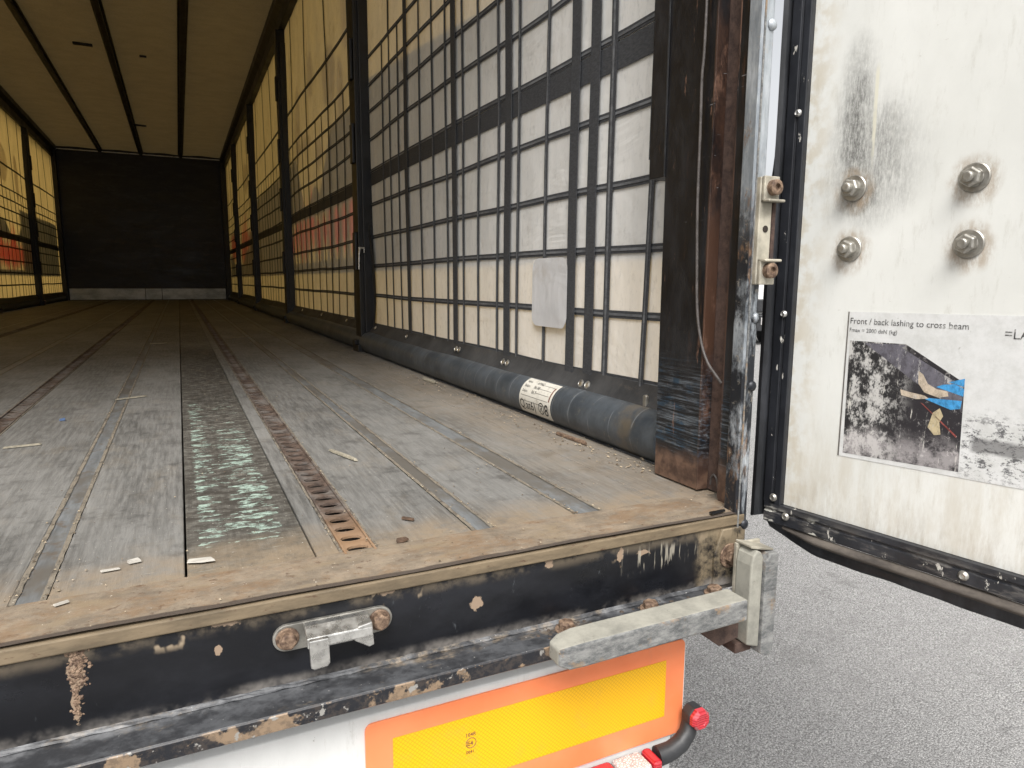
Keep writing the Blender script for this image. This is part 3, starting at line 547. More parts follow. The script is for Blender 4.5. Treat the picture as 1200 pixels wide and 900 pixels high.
mb = MB(); mb.prism([(1.271, -.020), (1.289, -.020), (1.2925, -.016), (1.2925, .0115), (1.273, .0115), (1.268, .008), (1.268, -.016)], 2, -.048, ztop); tube_ = mb.build('hinge_tube', 'galv', post, .002)
mb = MB(); mb.box(1.2695, 1.2725, -.0225, -.0203, -.04, ztop); mb.build('tube_weld', 'rubber_worn', post, .001)
for z in (.735, .311, .205, -.02, 1.2, 1.8):
    mb = MB(); mb.disc((1.2855, -.0205, z), (.1, -1, 0), [(.0085, 0), (.0078, .002), (.005, .0042), (.002, .005)], 16); mb.build('rivet', 'galv', post, smooth=True)
# hinge bracket on the tube
hb = MB(); hb.box(1.271, 1.296, -.030, -.0207, .362, .520); hin = hb.build('hinge_bracket', 'bracket_steel', post, .0015)
mb = MB(); mb.disc((1.2845, -.0302, .4445), (0, -1, 0), [(.0052, 0), (.0052, .0006)], 18); mb.build('hinge_hole', 'pit', hin)
for z, s_ in ((.502, 1), (.381, -1)):
    mb = MB(); mb.box(1.273, 1.303, -.036, -.0303, z - .019, z + .019); mb.box(1.273, 1.306, -.046, -.0303, z - .019 if s_ > 0 else z + .015, z - .015 if s_ > 0 else z + .019); mb.build('hinge_lug', 'bracket_steel', hin, .0015)
    mb = MB(); mb.disc((1.289, -.036, z + .002), (0, -1, 0), [(.0115, 0), (.0115, .009), (.0095, .0105), (.0055, .0105), (.005, .006)], 18, 'rusty_bolt'); mb.build('hinge_bolt', None, hin, smooth=True)
mb = MB(); mb.tube([(1.302, -.026, .39), (1.302, -.026, .49)], .0045, 10); mb.build('hinge_pin', 'rust', hin, smooth=True)
# loose cable down the post
mb = MB(); cpts = [(1.282, .124, 2.3), (1.282, .122, 1.5), (1.283, .121, .82), (1.282, .1235, .70), (1.2835, .124, .62), (1.2825, .122, .5), (1.283, .118, .41), (1.2825, .111, .32), (1.283, .098, .265), (1.283, .080, .232), (1.283, .058, .212), (1.288, .050, .20)]
def smooth_path(P, n=6):
    out = []
    for i in range(len(P) - 1):
        p0, p1, p2, p3 = (Vector(P[max(i - 1, 0)]), Vector(P[i]), Vector(P[i + 1]), Vector(P[min(i + 2, len(P) - 1)]))
        for k in range(n):
            t = k / n; out.append(.5 * ((2 * p1) + (p2 - p0) * t + (2 * p0 - 5 * p1 + 4 * p2 - p3) * t * t + (3 * p1 - p0 - 3 * p2 + p3) * t ** 3))
    out.append(Vector(P[-1])); return out
mb.tube(smooth_path(cpts), .0025, 10); mb.build('cable', 'wire', post, smooth=True)
mb = MB(); mb.tube(smooth_path([(1.3135, .092, .012), (1.3125, .090, .025), (1.312, .083, .032), (1.3125, .076, .025), (1.3135, .073, .010)]), .002, 8); mb.build('wire_loop', 'wire', post, smooth=True)
# left corner post, roof header (outside the picture, they close the box)
mb = MB(); mb.box(-1.33, -1.24, -.01, .20, .002, ztop); mb.build('corner_post', 'post_paint', T, .002)
mb = MB(); mb.box(-1.33, 1.345, -.005, .12, ztop + .002, 2.62); mb.build('rear_header', 'side_rail_paint', T, .002)

# ------------------------------------------------------------------ side rails, roof, front wall
for x0, x1 in ((-1.40, -1.275), (1.335, 1.44)):
    mb = MB(); mb.box(max(x0, -1.36), min(x1, 1.375), .23, L + .1, -.12, -.012); mb.build('edge_rail', 'dark_steel', T, .002)
    s_ = 1 if x0 > 0 else -1; xi = x0 if s_ > 0 else x1
    mb = MB()
    P = [(xi - s_ * .03, 2.60), (xi - s_ * .03, 2.53), (xi + s_ * .012, 2.49), (xi + s_ * .012, 2.40), (xi + s_ * .10, 2.40), (xi + s_ * .10, 2.60)]
    mb.prism(P if s_ > 0 else P[::-1], 1, .25, L + .1); mb.build('roof_rail', 'side_rail_paint', T, .003)
mb = MB(); mb.grid(lambda u, v: (-1.30 + 2.64 * u, .13 + (L - .13) * v, 2.592 + .012 * math.sin(u * PI * 4) ** 2 + .004 * mnoise.noise(Vector((u * 9, v * 30, 0)))), 48, 120); mb.build('roof_sheet', 'roof_cloth', T, smooth=True)
for x in (-.605, .02, .65):
    mb = MB(); mb.box(x - .042, x + .042, .13, L, 2.572, 2.588); mb.box(x - .022, x + .022, .13, L, 2.535, 2.572); mb.build('roof_rib', 'side_rail_paint', T, .004)
for x, y, w_, d_ in ((-.20, 7.2, .16, .05), (.12, 10.9, .16, .05), (.30, 7.35, .06, .02)):
    mb = MB(); mb.prism([(x - w_ / 2, y - d_ / 2), (x - w_ * .1, y - d_ * .6), (x + w_ / 2, y - d_ * .4), (x + w_ / 2, y + d_ / 2), (x, y + d_ * .35), (x - w_ / 2, y + d_ * .5)], 2, 2.560, 2.578); mb.build('roof_patch', 'dark_steel', T)
mb = MB(); mb.box(-1.42, 1.46, L, L + .05, -.12, 2.62); bulk = mb.build('front_wall', 'bulkhead', T)
for x0, x1 in ((-1.235, -.07), (-.06, .20), (.21, 1.285)):
    mb = MB(); mb.box(x0, x1, L - .012, L - .001, .01, .205); mb.build('kick_plate', 'kick_plate', bulk, .002)
mb = MB(); mb.box(-1.27, 1.31, L - .03, L - .001, 2.545, 2.56); mb.build('top_trim', 'alu', bulk, .002)
for x in (-1.255, 1.30):
    mb = MB(); mb.box(min(x, x * 1.10), max(x, x * 1.10), L - .14, L - .035, .0, 2.56); mb.build('front_post', 'dark_steel', bulk, .003)

# ------------------------------------------------------------------ support posts along the sides
def support(x, y, s_, first=True):
    P_ = empty('support_post', (x, y, 0)); adopt(P_, T)
    mb = MB(); mb.box(-.022, .055, -.055, .055, .01, 2.40); a = mb.build('post_column', 'dark_steel', None, .003); 
    bs = []
    for z in (.42, .95, 1.35, 1.85):
        mb = MB(); mb.box(-.036, -.0225, -.034, .020, z, z + .19); bs.append(mb.build('lath_holder', 'dark_steel', None, .003))
    mb = MB(); mb.box(-.04, .055, -.065, .06, -.008, .035); mb.box(-.05, -.02, -.03, .03, .0352, .06); c = mb.build('post_foot', 'dark_steel', None, .003)
    mb = MB(); mb.box(.0, .05, -.072, -.0555, .05, 2.3); d = mb.build('post_web', 'dark_steel', None, .003)
    kids = [a, c, d] + bs
    if s_ < 0:
        for o in kids:
            for v in o.data.vertices: v.co.x *= -1
            o.data.flip_normals()
    for o in kids: o.parent = P_
    return P_, kids
def copy_post(src, x, y):
    P0, kids = src; r = P0.copy(); C.objects.link(r); r.location = (x, y, 0)
    for k in kids:
        c = k.copy(); C.objects.link(c); c.parent = r
    return r
PY = [2.79, 5.5, 8.2, 10.9]
srcR = support(1.345, PY[0], 1)
for y in PY[1:]: copy_post(srcR, 1.345, y)
srcL = support(-1.275, PY[0], -1)
for y in PY[1:]: copy_post(srcL, -1.275, y)
# silver latch and slack fold on the nearest post
mb = MB(); mb.tube([(-.030, -.082, .42), (-.028, -.086, .50), (-.025, -.088, .525)], [.004, .005, .006], 10); mb.box(-.031, .000, -.094, -.082, .524, .533); mb.box(-.006, .000, -.094, -.084, .505, .524); o = mb.build('latch', 'bright_steel', None, .002); o.parent = srcR[0]
mb = MB(); mb.grid(lambda u, v: (.030 + .012 * math.sin(v * 4), -.075 - .06 * (math.sin(v * PI) ** .7) * u, .04 + .62 * v), 6, 14); o = mb.build('slack_strap', 'skirt', None, smooth=True); o.parent = srcR[0]

# ------------------------------------------------------------------ side curtains with their webbing
ROWS = [.142, .291, .441, .584, .741, .906, 1.06, 1.19, 1.32, 1.445, 1.72]
def curtain(x, s_, y0, y1, zt):
    X = lambda y, z, off=0.0: x + fold(y, z) - s_ * off
    mb = MB(); ny = int((y1 - y0) / .06); mb.grid(lambda u, v: (X(y0 + (y1 - y0) * u, .03 + (zt - .03) * v), y0 + (y1 - y0) * u, .03 + (zt - .03) * v), ny, 60)
    cur = mb.build('side_curtain', 'curtain_cloth', T, smooth=True)
    def ribbon(name, pts, wd, off, mat, horiz, th=.0012, wob=.003, seed=0, centre=None):
        # pts: (y0,z0,y1,z1) straight run that follows the cloth
        ya, za, yb, zb = pts; n = max(8, int(max(abs(yb - ya), abs(zb - za)) / .06)); mb = MB()
        prof = [(-.5, 0), (-.5, th), (.5, th), (.5, 0)] if centre is None else [(-.5, 0), (-.5, th), (-.16, th), (-.16, th * 2), (.16, th * 2), (.16, th), (.5, th), (.5, 0)]
        vs = []; m_ = len(prof)
        for i in range(n + 1):
            t = i / n; y = ya + (yb - ya) * t; z = za + (zb - za) * t
            wv = wob * mnoise.noise(Vector((y * 1.7, z * 1.7, seed * 3.7)))
            if horiz: z += wv
            else: y += wv
            for a, h in prof:
                yy, zz = (y, z + a * wd) if horiz else (y + a * wd, z)
                vs.append((X(y, z, off + h), yy, zz))
        fs = [(i * m_ + k, i * m_ + k + 1, (i + 1) * m_ + k + 1, (i + 1) * m_ + k) for i in range(n) for k in range(m_ - 1)]
        mb.add(vs, fs)
        if centre:
            k1, k2 = mb.mat(mat), mb.mat(centre); mb.mi = [(k2 if k == 3 else k1) for i in range(n) for k in range(m_ - 1)]
        return mb.build(name, None if centre else mat, cur)
    # horizontal runs
    for k, z in enumerate(ROWS): ribbon('cross_strap', (y0, z, y1, z), .0180 if z < 1.7 else .023, .0022, 'webbing', True, wob=.006, seed=k, centre='webbing_worn')
    ribbon('wide_band', (y0, .866, y1, .866), .060, .0022, 'webbing', True, seed=20, wob=.002)
    # skirt of rubberised cloth at the foot
    mb = MB(); mb.grid(lambda u, v: (X(y0 + (y1 - y0) * u, .145, .006) + s_ * (-.034 * (1 - v) ** 1.3 + .002 * mnoise.noise(Vector((u * 40, v, 2)))), y0 + (y1 - y0) * u, .099 + .046 * v + .003 * mnoise.noise(Vector((u * 30, 5, 1))) * (1 - v)), ny * 2, 6); mb.build('curtain_skirt', 'skirt', cur, smooth=True)
    return cur, ribbon, X
curR, ribR, XfR = curtain(XR, 1, .27, L - .06, 2.44)
curL, ribL, XfL = curtain(XL - .02, -1, .25, L - .06, 2.44)
majors = [2.072, 1.531, 1.099]
for k, y in enumerate(majors): ribR('tall_strap', (y, .10, y, 2.42), .043, .0068, 'webbing', False, .002, .007, k + 30)
ribR('tall_strap', (.721, .045, .721, 2.42), .040, .0085, 'webbing', False, .002, .005, 41); ribR('tall_strap', (.637, .10, .637, 2.42), .040, .0068, 'webbing', False, .002, .006, 42)
for k, y in enumerate([2.455, 2.327, 2.195, 1.904, 1.752, 1.613, 1.455, 1.325, 1.176, 1.034, .867]): ribR('thin_strap', (y, .14, y, 1.45), .0165, .0046, 'webbing', False, .0012, .008, k + 50, 'webbing_worn')
ribR('thin_strap', (2.33, 1.45, 2.33, 2.42), .022, .0046, 'webbing', False, .0012, .004, 77); ribR('thin_strap', (1.80, 1.45, 1.80, 2.42), .022, .0046, 'webbing', False, .0012, .004, 78)
ribR('thin_strap', (.566, .14, .566, 2.42), .024, .0046, 'webbing', False, .0012, .004, 70, 'webbing_worn'); ribR('thin_strap', (.425, .13, .405, .62), .018, .0075, 'webbing', False, .0012, .022, 71, 'webbing_worn'); ribR('thin_strap', (.405, .62, .400, 2.42), .018, .0075, 'webbing', False, .0012, .010, 72, 'webbing_worn')
def bays(rib, posts):
    for j, (a, b) in enumerate(posts):
        nM = 4 if b - a > 2 else 4
        for k in range(nM):
            y = a + (b - a) * (k + .5) / nM + random.uniform(-.05, .05)
            rib('tall_strap', (y, .10, y, 2.42), .026, .0068, 'webbing', False, .002, .012, j * 9 + k)
            st = (b - a) / nM / 3
            for q in ((1, 2) if j < 3 else (1.5,)):
                yy = y + st * q
                if yy < b - .05: rib('thin_strap', (yy, .14, yy, 1.44), .019, .0046, 'webbing', False, .0012, .012, j * 20 + k * 3 + int(q))
bays(ribR, [(2.86, 5.44), (5.56, 8.14), (8.26, 10.84), (10.96, 13.35)])
bays(ribL, [(8.26, 10.84), (10.96, 13.35)])
# snap rivets, patch and hanging buckle on the right curtain
for y, z in ((1.485, .124), (1.455, .124), (1.085, .120), (1.055, .120), (.635, .114), (.605, .114), (2.07, .126), (2.62, .128), (3.3, .13), (4.1, .13), (4.9, .13)):
    mb = MB(); mb.disc((XfR(y, z, .025), y, z + .001), (-1, 0, .45), [(.0105, 0), (.0105, .002), (.007, .004), (.0065, .003), (.003, .0035)], 18); mb.build('snap_rivet', 'bright_steel', curR, smooth=True)
mb = MB(); mb.prism(rrect(.356, .369, .080, .128, .006), 0, XR - .030, XR - .022); mb.build('hanging_buckle', 'old_steel', curR, .002)
pts_ = rrect(.735, .925, .243, .428, .028)
mb = MB()
def pfn(u, v):
    t = u * len(pts_); i = int(t) % len(pts_); p = Vector(pts_[i]); c_ = Vector((.83, .335)); q = c_.lerp(p, v); 
    return (XfR(q.x, q.y, .0115 + .0015 * mnoise.noise(Vector((q.x * 30, q.y * 30, 0)))), q.x, q.y)
mb.grid(pfn, len(pts_), 8); mb.build('repair_patch', 'patch_cloth', curR, smooth=True)
# printing on the outer face of the cloth
def prints(cur, Xf, s_, name, mat, polys, off=-.0045):
    mb = MB()
    for P in polys:
        vs = [(Xf(y, z, off), y, z) for y, z in P]; mb.add(vs, [tuple(range(len(P)))])
    return mb.build(name, mat, cur)
def band(y0, y1, z0f, z1f, n=0):
    n = max(3, int((y1 - y0) / .06)); nz = 14; out = []
    for i in range(n):
        ya, yb = y0 + (y1 - y0) * i / n, y0 + (y1 - y0) * (i + 1) / n
        for k in range(nz):
            f = lambda y, t: z0f(y) + (z1f(y) - z0f(y)) * t / nz
            out.append([(ya, f(ya, k)), (yb, f(yb, k)), (yb, f(yb, k + 1)), (ya, f(ya, k + 1))])
    return out
zlo = lambda y: .413
zhi = lambda y: 1.31 if y > 3.0 else 1.19 + (y - 1.2) * .107
zhl = lambda y: 1.31
prints(curR, XfR, 1, 'grey_print', 'print_grey', band(.28, 3.12, zlo, zhi) + band(3.12, 5.78, zlo, lambda y: .50, 20) + band(3.12, 3.75, lambda y: .82, zhi, 8) + band(3.75, 4.15, lambda y: .82, lambda y: 1.31 - (y - 3.75) * .9, 8) + band(4.15, 4.75, lambda y: .82, lambda y: .95 + .08 * math.sin((y - 4.15) * 10), 12) + band(4.75, 5.0, lambda y: .82, lambda y: .95 + (y - 4.75) * 1.44, 6) + band(5.0, 5.78, lambda y: .82, zhl, 6) + band(5.78, 8.9, zlo, zhl) + band(8.9, 9.6, zlo, lambda y: 1.31 - (y - 8.9) * .7, 10) + band(9.6, 13.2, zlo, lambda y: .70 + .1 * math.sin(y * 4), 40))
gaps = []
def shards(y0, y1, zt, zb, spikes=(), st=.075):
    out = []; y = y0
    while y < y1:
        w_ = random.uniform(.7, 1.25) * st; t_ = zt + random.uniform(-.05, .03); b_ = zb + random.uniform(-.03, .06); h = 0
        for sy, sz in spikes:
            if abs(y - sy) < st * 1.6: h = sz - zt
        out.append([(y, b_ + .07), (y + w_ * .36, b_ - .05), (y + w_ * .62, b_ + .09), (y + w_ * .66, t_ - .06 + h * .5), (y + w_ * .4, t_ + .07 + h), (y + .004, t_ - .07 + h * .6)]); gaps.append([(y + w_ * .60, zb - .06), (y + w_ * 1.07, zb - .06), (y + w_ * 1.07, zt + .06), (y + w_ * .64, zt + .06)]); y += w_ * 1.06
    return out
prints(curR, XfR, 1, 'red_print', 'print_red', shards(3.15, 5.75, .76, .56, ((3.3, .93), (3.55, .86), (4.62, .98), (4.78, .95)), .17) + shards(9.3, 10.6, 1.0, .62, ((9.9, 1.3), (10.2, 1.25)), .16) + shards(11.2, 12.9, 1.15, .70, (), .2), -.006)
prints(curR, XfR, 1, 'dark_print', 'print_dark', gaps, -.007); gaps.clear()
def blob(cy_, cz, ry, rz, n=18, sd=0): return [(cy_ + ry * math.cos(2 * PI * k / n) * (1 + .25 * mnoise.noise(Vector((k * .9, sd, 0)))), cz + rz * math.sin(2 * PI * k / n) * (1 + .25 * mnoise.noise(Vector((k * .9, sd, 5))))) for k in range(n)]
prints(curR, XfR, 1, 'brown_print', 'print_brown', [blob(3.75, 1.62, .20, .18, sd=1), blob(4.9, 1.55, .12, .30, sd=2), blob(4.35, 1.78, .10, .16, sd=3), blob(3.25, 1.82, .10, .18, sd=4), blob(4.6, 1.36, .22, .05, sd=5), blob(3.45, 1.44, .09, .22, sd=7), blob(9.6, 1.75, .35, .2, sd=8), blob(4.15, 1.22, .12, .10, sd=9)], -.006)
prints(curL, XfL, -1, 'grey_print', 'print_grey', band(10.2, 13.2, zlo, lambda y: 1.26) + band(7.4, 10.2, zlo, lambda y: .48) + band(7.4, 10.2, lambda y: .84, lambda y: .95 + .12 * math.sin(y * 5)))
prints(curL, XfL, -1, 'red_print', 'print_red', shards(7.4, 10.75, .80, .52, ((9.6, 1.0), (8.8, .95)), .09), -.006); prints(curL, XfL, -1, 'dark_print', 'print_dark', gaps, -.007)
prints(curL, XfL, -1, 'brown_print', 'print_brown', [blob(9.4, 1.75, .30, .22, sd=11), blob(10.2, 1.65, .12, .3, sd=12), blob(8.7, 1.6, .25, .3, sd=13)], -.006)

# curtain poles
for x in (1.372, -1.33):
    mb = MB(); mb.tube([(x, .262, .048)] + [(x + .0015 * math.sin(k), .5 + k * .43, .048) for k in range(30)] + [(x, L - .1, .048)], .056, 40)
    pole = mb.build('curtain_pole', 'pole_paint', T, smooth=True)
    if x > 0: pR = pole
def onpole(u, t, r=.0566): return (1.372 - r * math.cos(math.radians(t)), u, .048 + r * math.sin(math.radians(t)))
mb = MB(); mb.grid(lambda u, v: onpole(.686 + .178 * (1 - u), -38 + 108 * v), 16, 18); lab = mb.build('pole_label', 'pole_label', pR, smooth=True)
def poletext(body, size, y_left, tdeg, mat, xs=1.0, bold=0.0):
    o = text('label_text', body, size, mat, pR, Matrix.Identity(4), .0001, xs=xs)
    for v in o.data.vertices:
        p_ = onpole(y_left - v.co.x, tdeg + math.degrees(v.co.y / .0566), .0570); v.co = p_
    return o
poletext('Qlat6)', .036, .860, -24, 'ink', .98); poletext('®8', .044, .752, -26, 'ink', 1.0)
for k, (a, b) in enumerate((('Name:', 'APMC'), ('Baujahr', '06.08'), ('Datum', '06.7'))): poletext(a, .0105, .853, 52 - k * 15, 'ink'); poletext(b, .013, .800, 52 - k * 15, 'ink', 1.1)
mb = MB()
for k in range(5): mb.grid(lambda u, v, k=k: onpole(.705 + (.075 if k < 3 else .15) * u, 54 - k * 14 + 1.0 * v, .0569), 10, 1)
mb.build('label_lines', 'ink', pR)
mb = MB(); mb.grid(lambda u, v: onpole(.695 + .006 * u, 12 + 42 * v + 2 * math.sin(u * 3), .0569), 2, 8); mb.build('label_mark', 'brown_ink', pR)

# ------------------------------------------------------------------ rear door, swung open beside the camera
DA = math.radians(9.4)
D = empty('rear_door', (1.36, -.03, 0)); adopt(D, T); D.matrix_parent_inverse = Matrix.Translation((-.04, -6.7, 1.15)); D.rotation_euler = (0, 0, DA - PI / 2)
def dpart(mb, name, mat, bevel=0.0, smooth=False, label=None, parent=None):
    o = mb.build(name, mat, None, bevel, smooth, label=label); o.parent = parent or D; return o
HD, WD = 2.48, 1.20
mb = MB(); mb.box(0, WD, .0, .022, .006, HD); dpart(mb, 'door_panel', 'door_skin')
mb = MB(); mb.prism([(-.034, -.006), (-.031, -.010), (-.0165, -.010), (-.0155, -.007), (-.0125, -.007), (-.0115, -.010), (-.001, -.010), (-.0002, -.007), (-.0002, .03), (-.034, .03)], 2, .0055, HD)
mb.add([], []); fr = dpart(mb, 'door_frame', 'door_frame', .0008)
mb = MB()
P = [(-.010, .0055), (-.010, -.004), (-.007, -.0052), (-.007, -.008), (-.010, -.0092), (-.010, -.026), (-.006, -.0285), (.03, -.0285), (.03, .0055)]
mb.prism([(a, b) for a, b in P], 0, -.030, WD); dpart(mb, 'bottom_rail', 'door_frame', .0008)
mb = MB()    # vertical rubber seal, kinked where it passes the hinge
def sealx(z): return .006 * (1 / (1 + math.exp(-(z - .535) * 90))) if z < 1 else .006
sec = [(-.0345, -.003), (-.0375, -.012), (-.044, -.0155), (-.052, -.013), (-.0575, -.004), (-.058, .012), (-.052, .026), (-.0345, .028)]
zs = [-.020, -.012] + [.02 + .02 * k for k in range(50)] + [1.2, HD]
vs = []
for i, z in enumerate(zs):
    for a, b in sec:
        ks = sealx(z) if a < -.05 else 0.0
        hing = .008 * math.exp(-((z - .44) / .10) ** 4) if a < -.05 else 0
        vs.append((a + ks - hing * 0 + .0008 * mnoise.noise(Vector((a * 9, b, z * 9))), b, z + (-.006 if (i == 0 and a < -.05) else 0)))
n = len(sec); fs = [(i * n + k, i * n + (k + 1) % n, (i + 1) * n + (k + 1) % n, (i + 1) * n + k) for i in range(len(zs) - 1) for k in range(n)] + [tuple(range(n)), tuple(range((len(zs) - 1) * n, len(zs) * n))]
mb.add(vs, fs); dpart(mb, 'door_seal', 'seal', 0, True)
mb = MB()    # bottom rubber: a grimy lip and a black flap under it
def lip(u, v):
    x = .004 + (WD - .004) * u; t = v; s_ = min(1, (x - .0) / .06)
    return (x, -.006 - .010 * math.sin(t * PI * .8) * s_ + .0015 * mnoise.noise(Vector((x * 12, t, 0))), -.0287 - .0135 * t * (.35 + .65 * s_))
mb.grid(lip, 120, 8); dpart(mb, 'bottom_lip', 'seal_dirty', 0, True)
mb = MB()
def flap(u, v):
    x = -.028 + (WD + .028) * u; s_ = min(1, max(0, (x + .03) / .09))
    return (x, -.004 + .012 * v * (1 - s_) + .006 * s_ + .003 * mnoise.noise(Vector((x * 8, v * 2, 4))), -.027 - .0145 * s_ * 1.0 - (.015 + .007 * s_) * v + .002 * mnoise.noise(Vector((x * 20, 1, v))))
mb.grid(flap, 120, 5); o = dpart(mb, 'bottom_flap', 'seal', 0, True); sm_ = o.modifiers.new('thick', 'SOLIDIFY'); sm_.thickness = .004
for s_, z, big in ((-.0115, .619, 0), (-.0145, .316, 0), (-.013, .016, 1), (.011, -.010, 1), (.273, -.0145, 1), (-.0115, .92, 0), (-.0115, 1.4, 0), (.55, -.0145, 1)):
    mb = MB(); r = .0068 if big else .0058; mb.disc((s_, -.0102, z), (0, -1, 0), [(r, 0), (r * .9, .0022), (r * .55, .0040), (r * .42, .0034), (r * .1, .0034)], 16); dpart(mb, 'rivet', 'bright_steel' if not big else 'old_steel', 0, True)
for s_, z in ((.079, .5), (.079, .414), (.235, .497), (.236, .415), (.079, 1.25), (.236, 1.25)):
    mb = MB(); c0 = (s_, -.0002, z)
    mb.disc(c0, (0, -1, 0), [(.0185, 0), (.0185, .0018), (.0172, .0030), (.0118, .0030), (.0118, .0048), (.0112, .0052)], 32); wsh = dpart(mb, 'bolt_washer', 'old_steel', 0, True)
    mb = MB(); rr_ = random.random(); mb.disc((s_, -.0052, z), (0, -1, 0), [(.0128, 0), (.0128, .0085), (.0108, .0105)], 6, None, rr_); mb.disc((s_, -.0157, z), (0, -1, 0), [(.0066, 0), (.0066, .0065), (.0050, .0082)], 16); o = mb.build('bolt_nut', 'old_steel', None, .0006, seg=1); o.parent = wsh
# sticker
mb = MB(); mb.prism([(.0850, .3235), (.0845, .1068), (.46, .118), (.46, .329)], 1, -.0006, -.0001); stk = dpart(mb, 'lashing_sticker', 'sticker_base', label='faded lashing instruction sticker with scratched photo')
def flat(polys, name, mat, y0):
    mb = MB()
    for P in polys: mb.prism(P, 1, y0, y0 + .0001)
    o = mb.build(name, mat, None); o.parent = stk; return o
flat([[(.0905, .2815), (.170, .2820), (.2475, .237), (.2505, .119), (.0925, .1125)]], 'sticker_photo', 'sticker_photo', -.0008)
flat([[(.112, .2795), (.168, .2810), (.2465, .2370), (.2470, .200), (.215, .215), (.18, .235), (.14, .262)]], 'sticker_picture', 'sticker_beam', -.00095)
flat([[(.165, .2768), (.171, .2800), (.2460, .2375), (.2462, .2325)]], 'sticker_picture', 'sticker_photo', -.0010)
flat([[(.214, .228), (.2475, .2195), (.248, .2295), (.236, .2345), (.222, .2320)], [(.196, .2115), (.2465, .2135), (.2455, .203), (.234, .200), (.212, .2065)], [(.228, .236), (.2475, .243), (.2475, .232), (.236, .235)]], 'sticker_picture', 'sticker_blue', -.0011)
flat([[(.190, .247), (.196, .243), (.203, .231), (.215, .225), (.228, .224), (.230, .2175), (.218, .2140), (.200, .2185), (.191, .230)], [(.168, .219), (.178, .217), (.200, .2145), (.206, .211), (.190, .208), (.170, .211)]], 'sticker_picture', 'sticker_skin', -.0012)
flat([[(.213, .193), (.221, .200), (.226, .190), (.222, .181), (.225, .165), (.217, .1625), (.208, .172)]], 'sticker_picture', 'sticker_gold', -.0012)
flat([[(.196, .2045), (.199, .2030), (.245, .166), (.244, .164)]], 'sticker_picture', 'sticker_red', -.0012)
def ondoor(s_, z): return Matrix.Translation((s_, -.0009, z)) @ FR
def stext(body, size, s_, z, mat, xs=1.0):
    o = text('sticker_text', body, size, mat, stk, ondoor(s_, z), .00005, xs=xs); o.matrix_parent_inverse = Matrix.Identity(4); return o
stext('Front / back lashing to cross beam', .0122, .0885, .3065, 'worn_ink', .93); stext('Fmax = 2000 daN (kg)', .0082, .0885, .2945, 'worn_ink', .92); stext('=LA', .0175, .286, .298, 'worn_ink', .9)

# ------------------------------------------------------------------ running gear (under the deck, for other viewpoints)
for x in (-.5, .5):
    mb = MB(); mb.box(x - .06, x + .06, .12, L - 1.5, -.55, -.112); mb.build('chassis_beam', 'dark_steel', T, .004)
for k, y in enumerate((4.2, 5.5, 6.8)):
    mb = MB(); mb.tube([(-1.0, y, gz + .5), (1.0, y, gz + .5)], .06, 14); mb.build('axle', 'dark_steel', T, smooth=True)
    for s_ in (-1, 1):
        x = .98 * s_
        mb = MB(); mb.disc((x + .16 * s_, y, gz + .5), (-s_, 0, 0), [(.29, 0), (.44, .01), (.497, .05), (.50, .16), (.497, .27), (.44, .31), (.29, .32)], 48); wh = mb.build('wheel', 'tyre', T, smooth=True)
        mb = MB(); mb.disc((x + .165 * s_, y, gz + .5), (-s_, 0, 0), [(.12, -.02), (.14, .10), (.27, .14), (.289, .0), (.289, .30)], 36); mb.build('rim', 'alu', wh, smooth=True)

# ------------------------------------------------------------------ bits lying on the deck
def bit(name, cat, label, pts, mat, h=.002, z=.0015, group=None):
    c = Vector((sum(p[0] for p in pts) / len(pts), sum(p[1] for p in pts) / len(pts), z)); mb = MB()
    n = len(pts); vs = [(px - c.x, py - c.y, 0) for px, py in pts] + [((px - c.x) * .9, (py - c.y) * .9, h * (.6 + .8 * random.random())) for px, py in pts]
    mb.add(vs, [tuple(range(n))[::-1], tuple(range(n, 2 * n))] + [(i, (i + 1) % n, n + (i + 1) % n, n + i) for i in range(n)])
    o = mb.build(name, mat); o.location = c; tag(o, label, cat, group); return o
G = 'wood scraps lying on the deck'
bit('wood_splinter', 'wood scrap', 'long curved pale splinter lying right of the slotted rail', [(.758, .665), (.764, .668), (.775, .630), (.788, .585), (.796, .548), (.789, .552), (.777, .590), (.762, .640)], 'splinter', .004, group=G)
bit('wood_chip', 'wood scrap', 'flat pale chip at the rear end of the green scraped board', [(.476, .137), (.505, .134), (.509, .121), (.492, .122), (.475, .128)], 'paper_bit', .002, .002, G)
bit('wood_chip', 'wood scrap', 'small pale chip left of the dark board gap near the rear edge', [(.405, .165), (.418, .168), (.422, .160), (.408, .157)], 'paper_bit', .003, group=G)
bit('wood_chip', 'wood scrap', 'tiny whitish sliver on the tan threshold beside the wide grey strip', [(.338, .060), (.352, .066), (.354, .061), (.341, .055)], 'paper_bit', .002, .003, G)
bit('wood_chip', 'wood scrap', 'thin pale flake between the wide grey strip and board gap, close to the rear edge', [(.376, .147), (.398, .149), (.399, .144), (.378, .142)], 'paper_bit', .0015, group=G)
bit('wood_splinter', 'wood scrap', 'straight pale sliver crossing the wide grey strip half way up', [(.29, 1.58), (.375, 1.62), (.376, 1.605), (.292, 1.565)], 'splinter', .003, group=G)
bit('wood_splinter', 'wood scrap', 'thin pale sliver far up the deck left of the board gap', [(.31, 3.62), (.41, 3.66), (.41, 3.63), (.312, 3.59)], 'splinter', .003, group=G)
bit('wood_splinter', 'wood scrap', 'pale sliver lying at the head of the scraped board beside the rusty rail', [(.76, 3.9), (.90, 3.98), (.90, 3.95), (.765, 3.87)], 'splinter', .003, group=G)
bit('wood_splinter', 'wood scrap', 'faint pale sliver on the left boards between slotted rail and grey strip', [(.12, .98), (.19, .99), (.19, .977), (.122, .967)], 'splinter', .002, group=G)
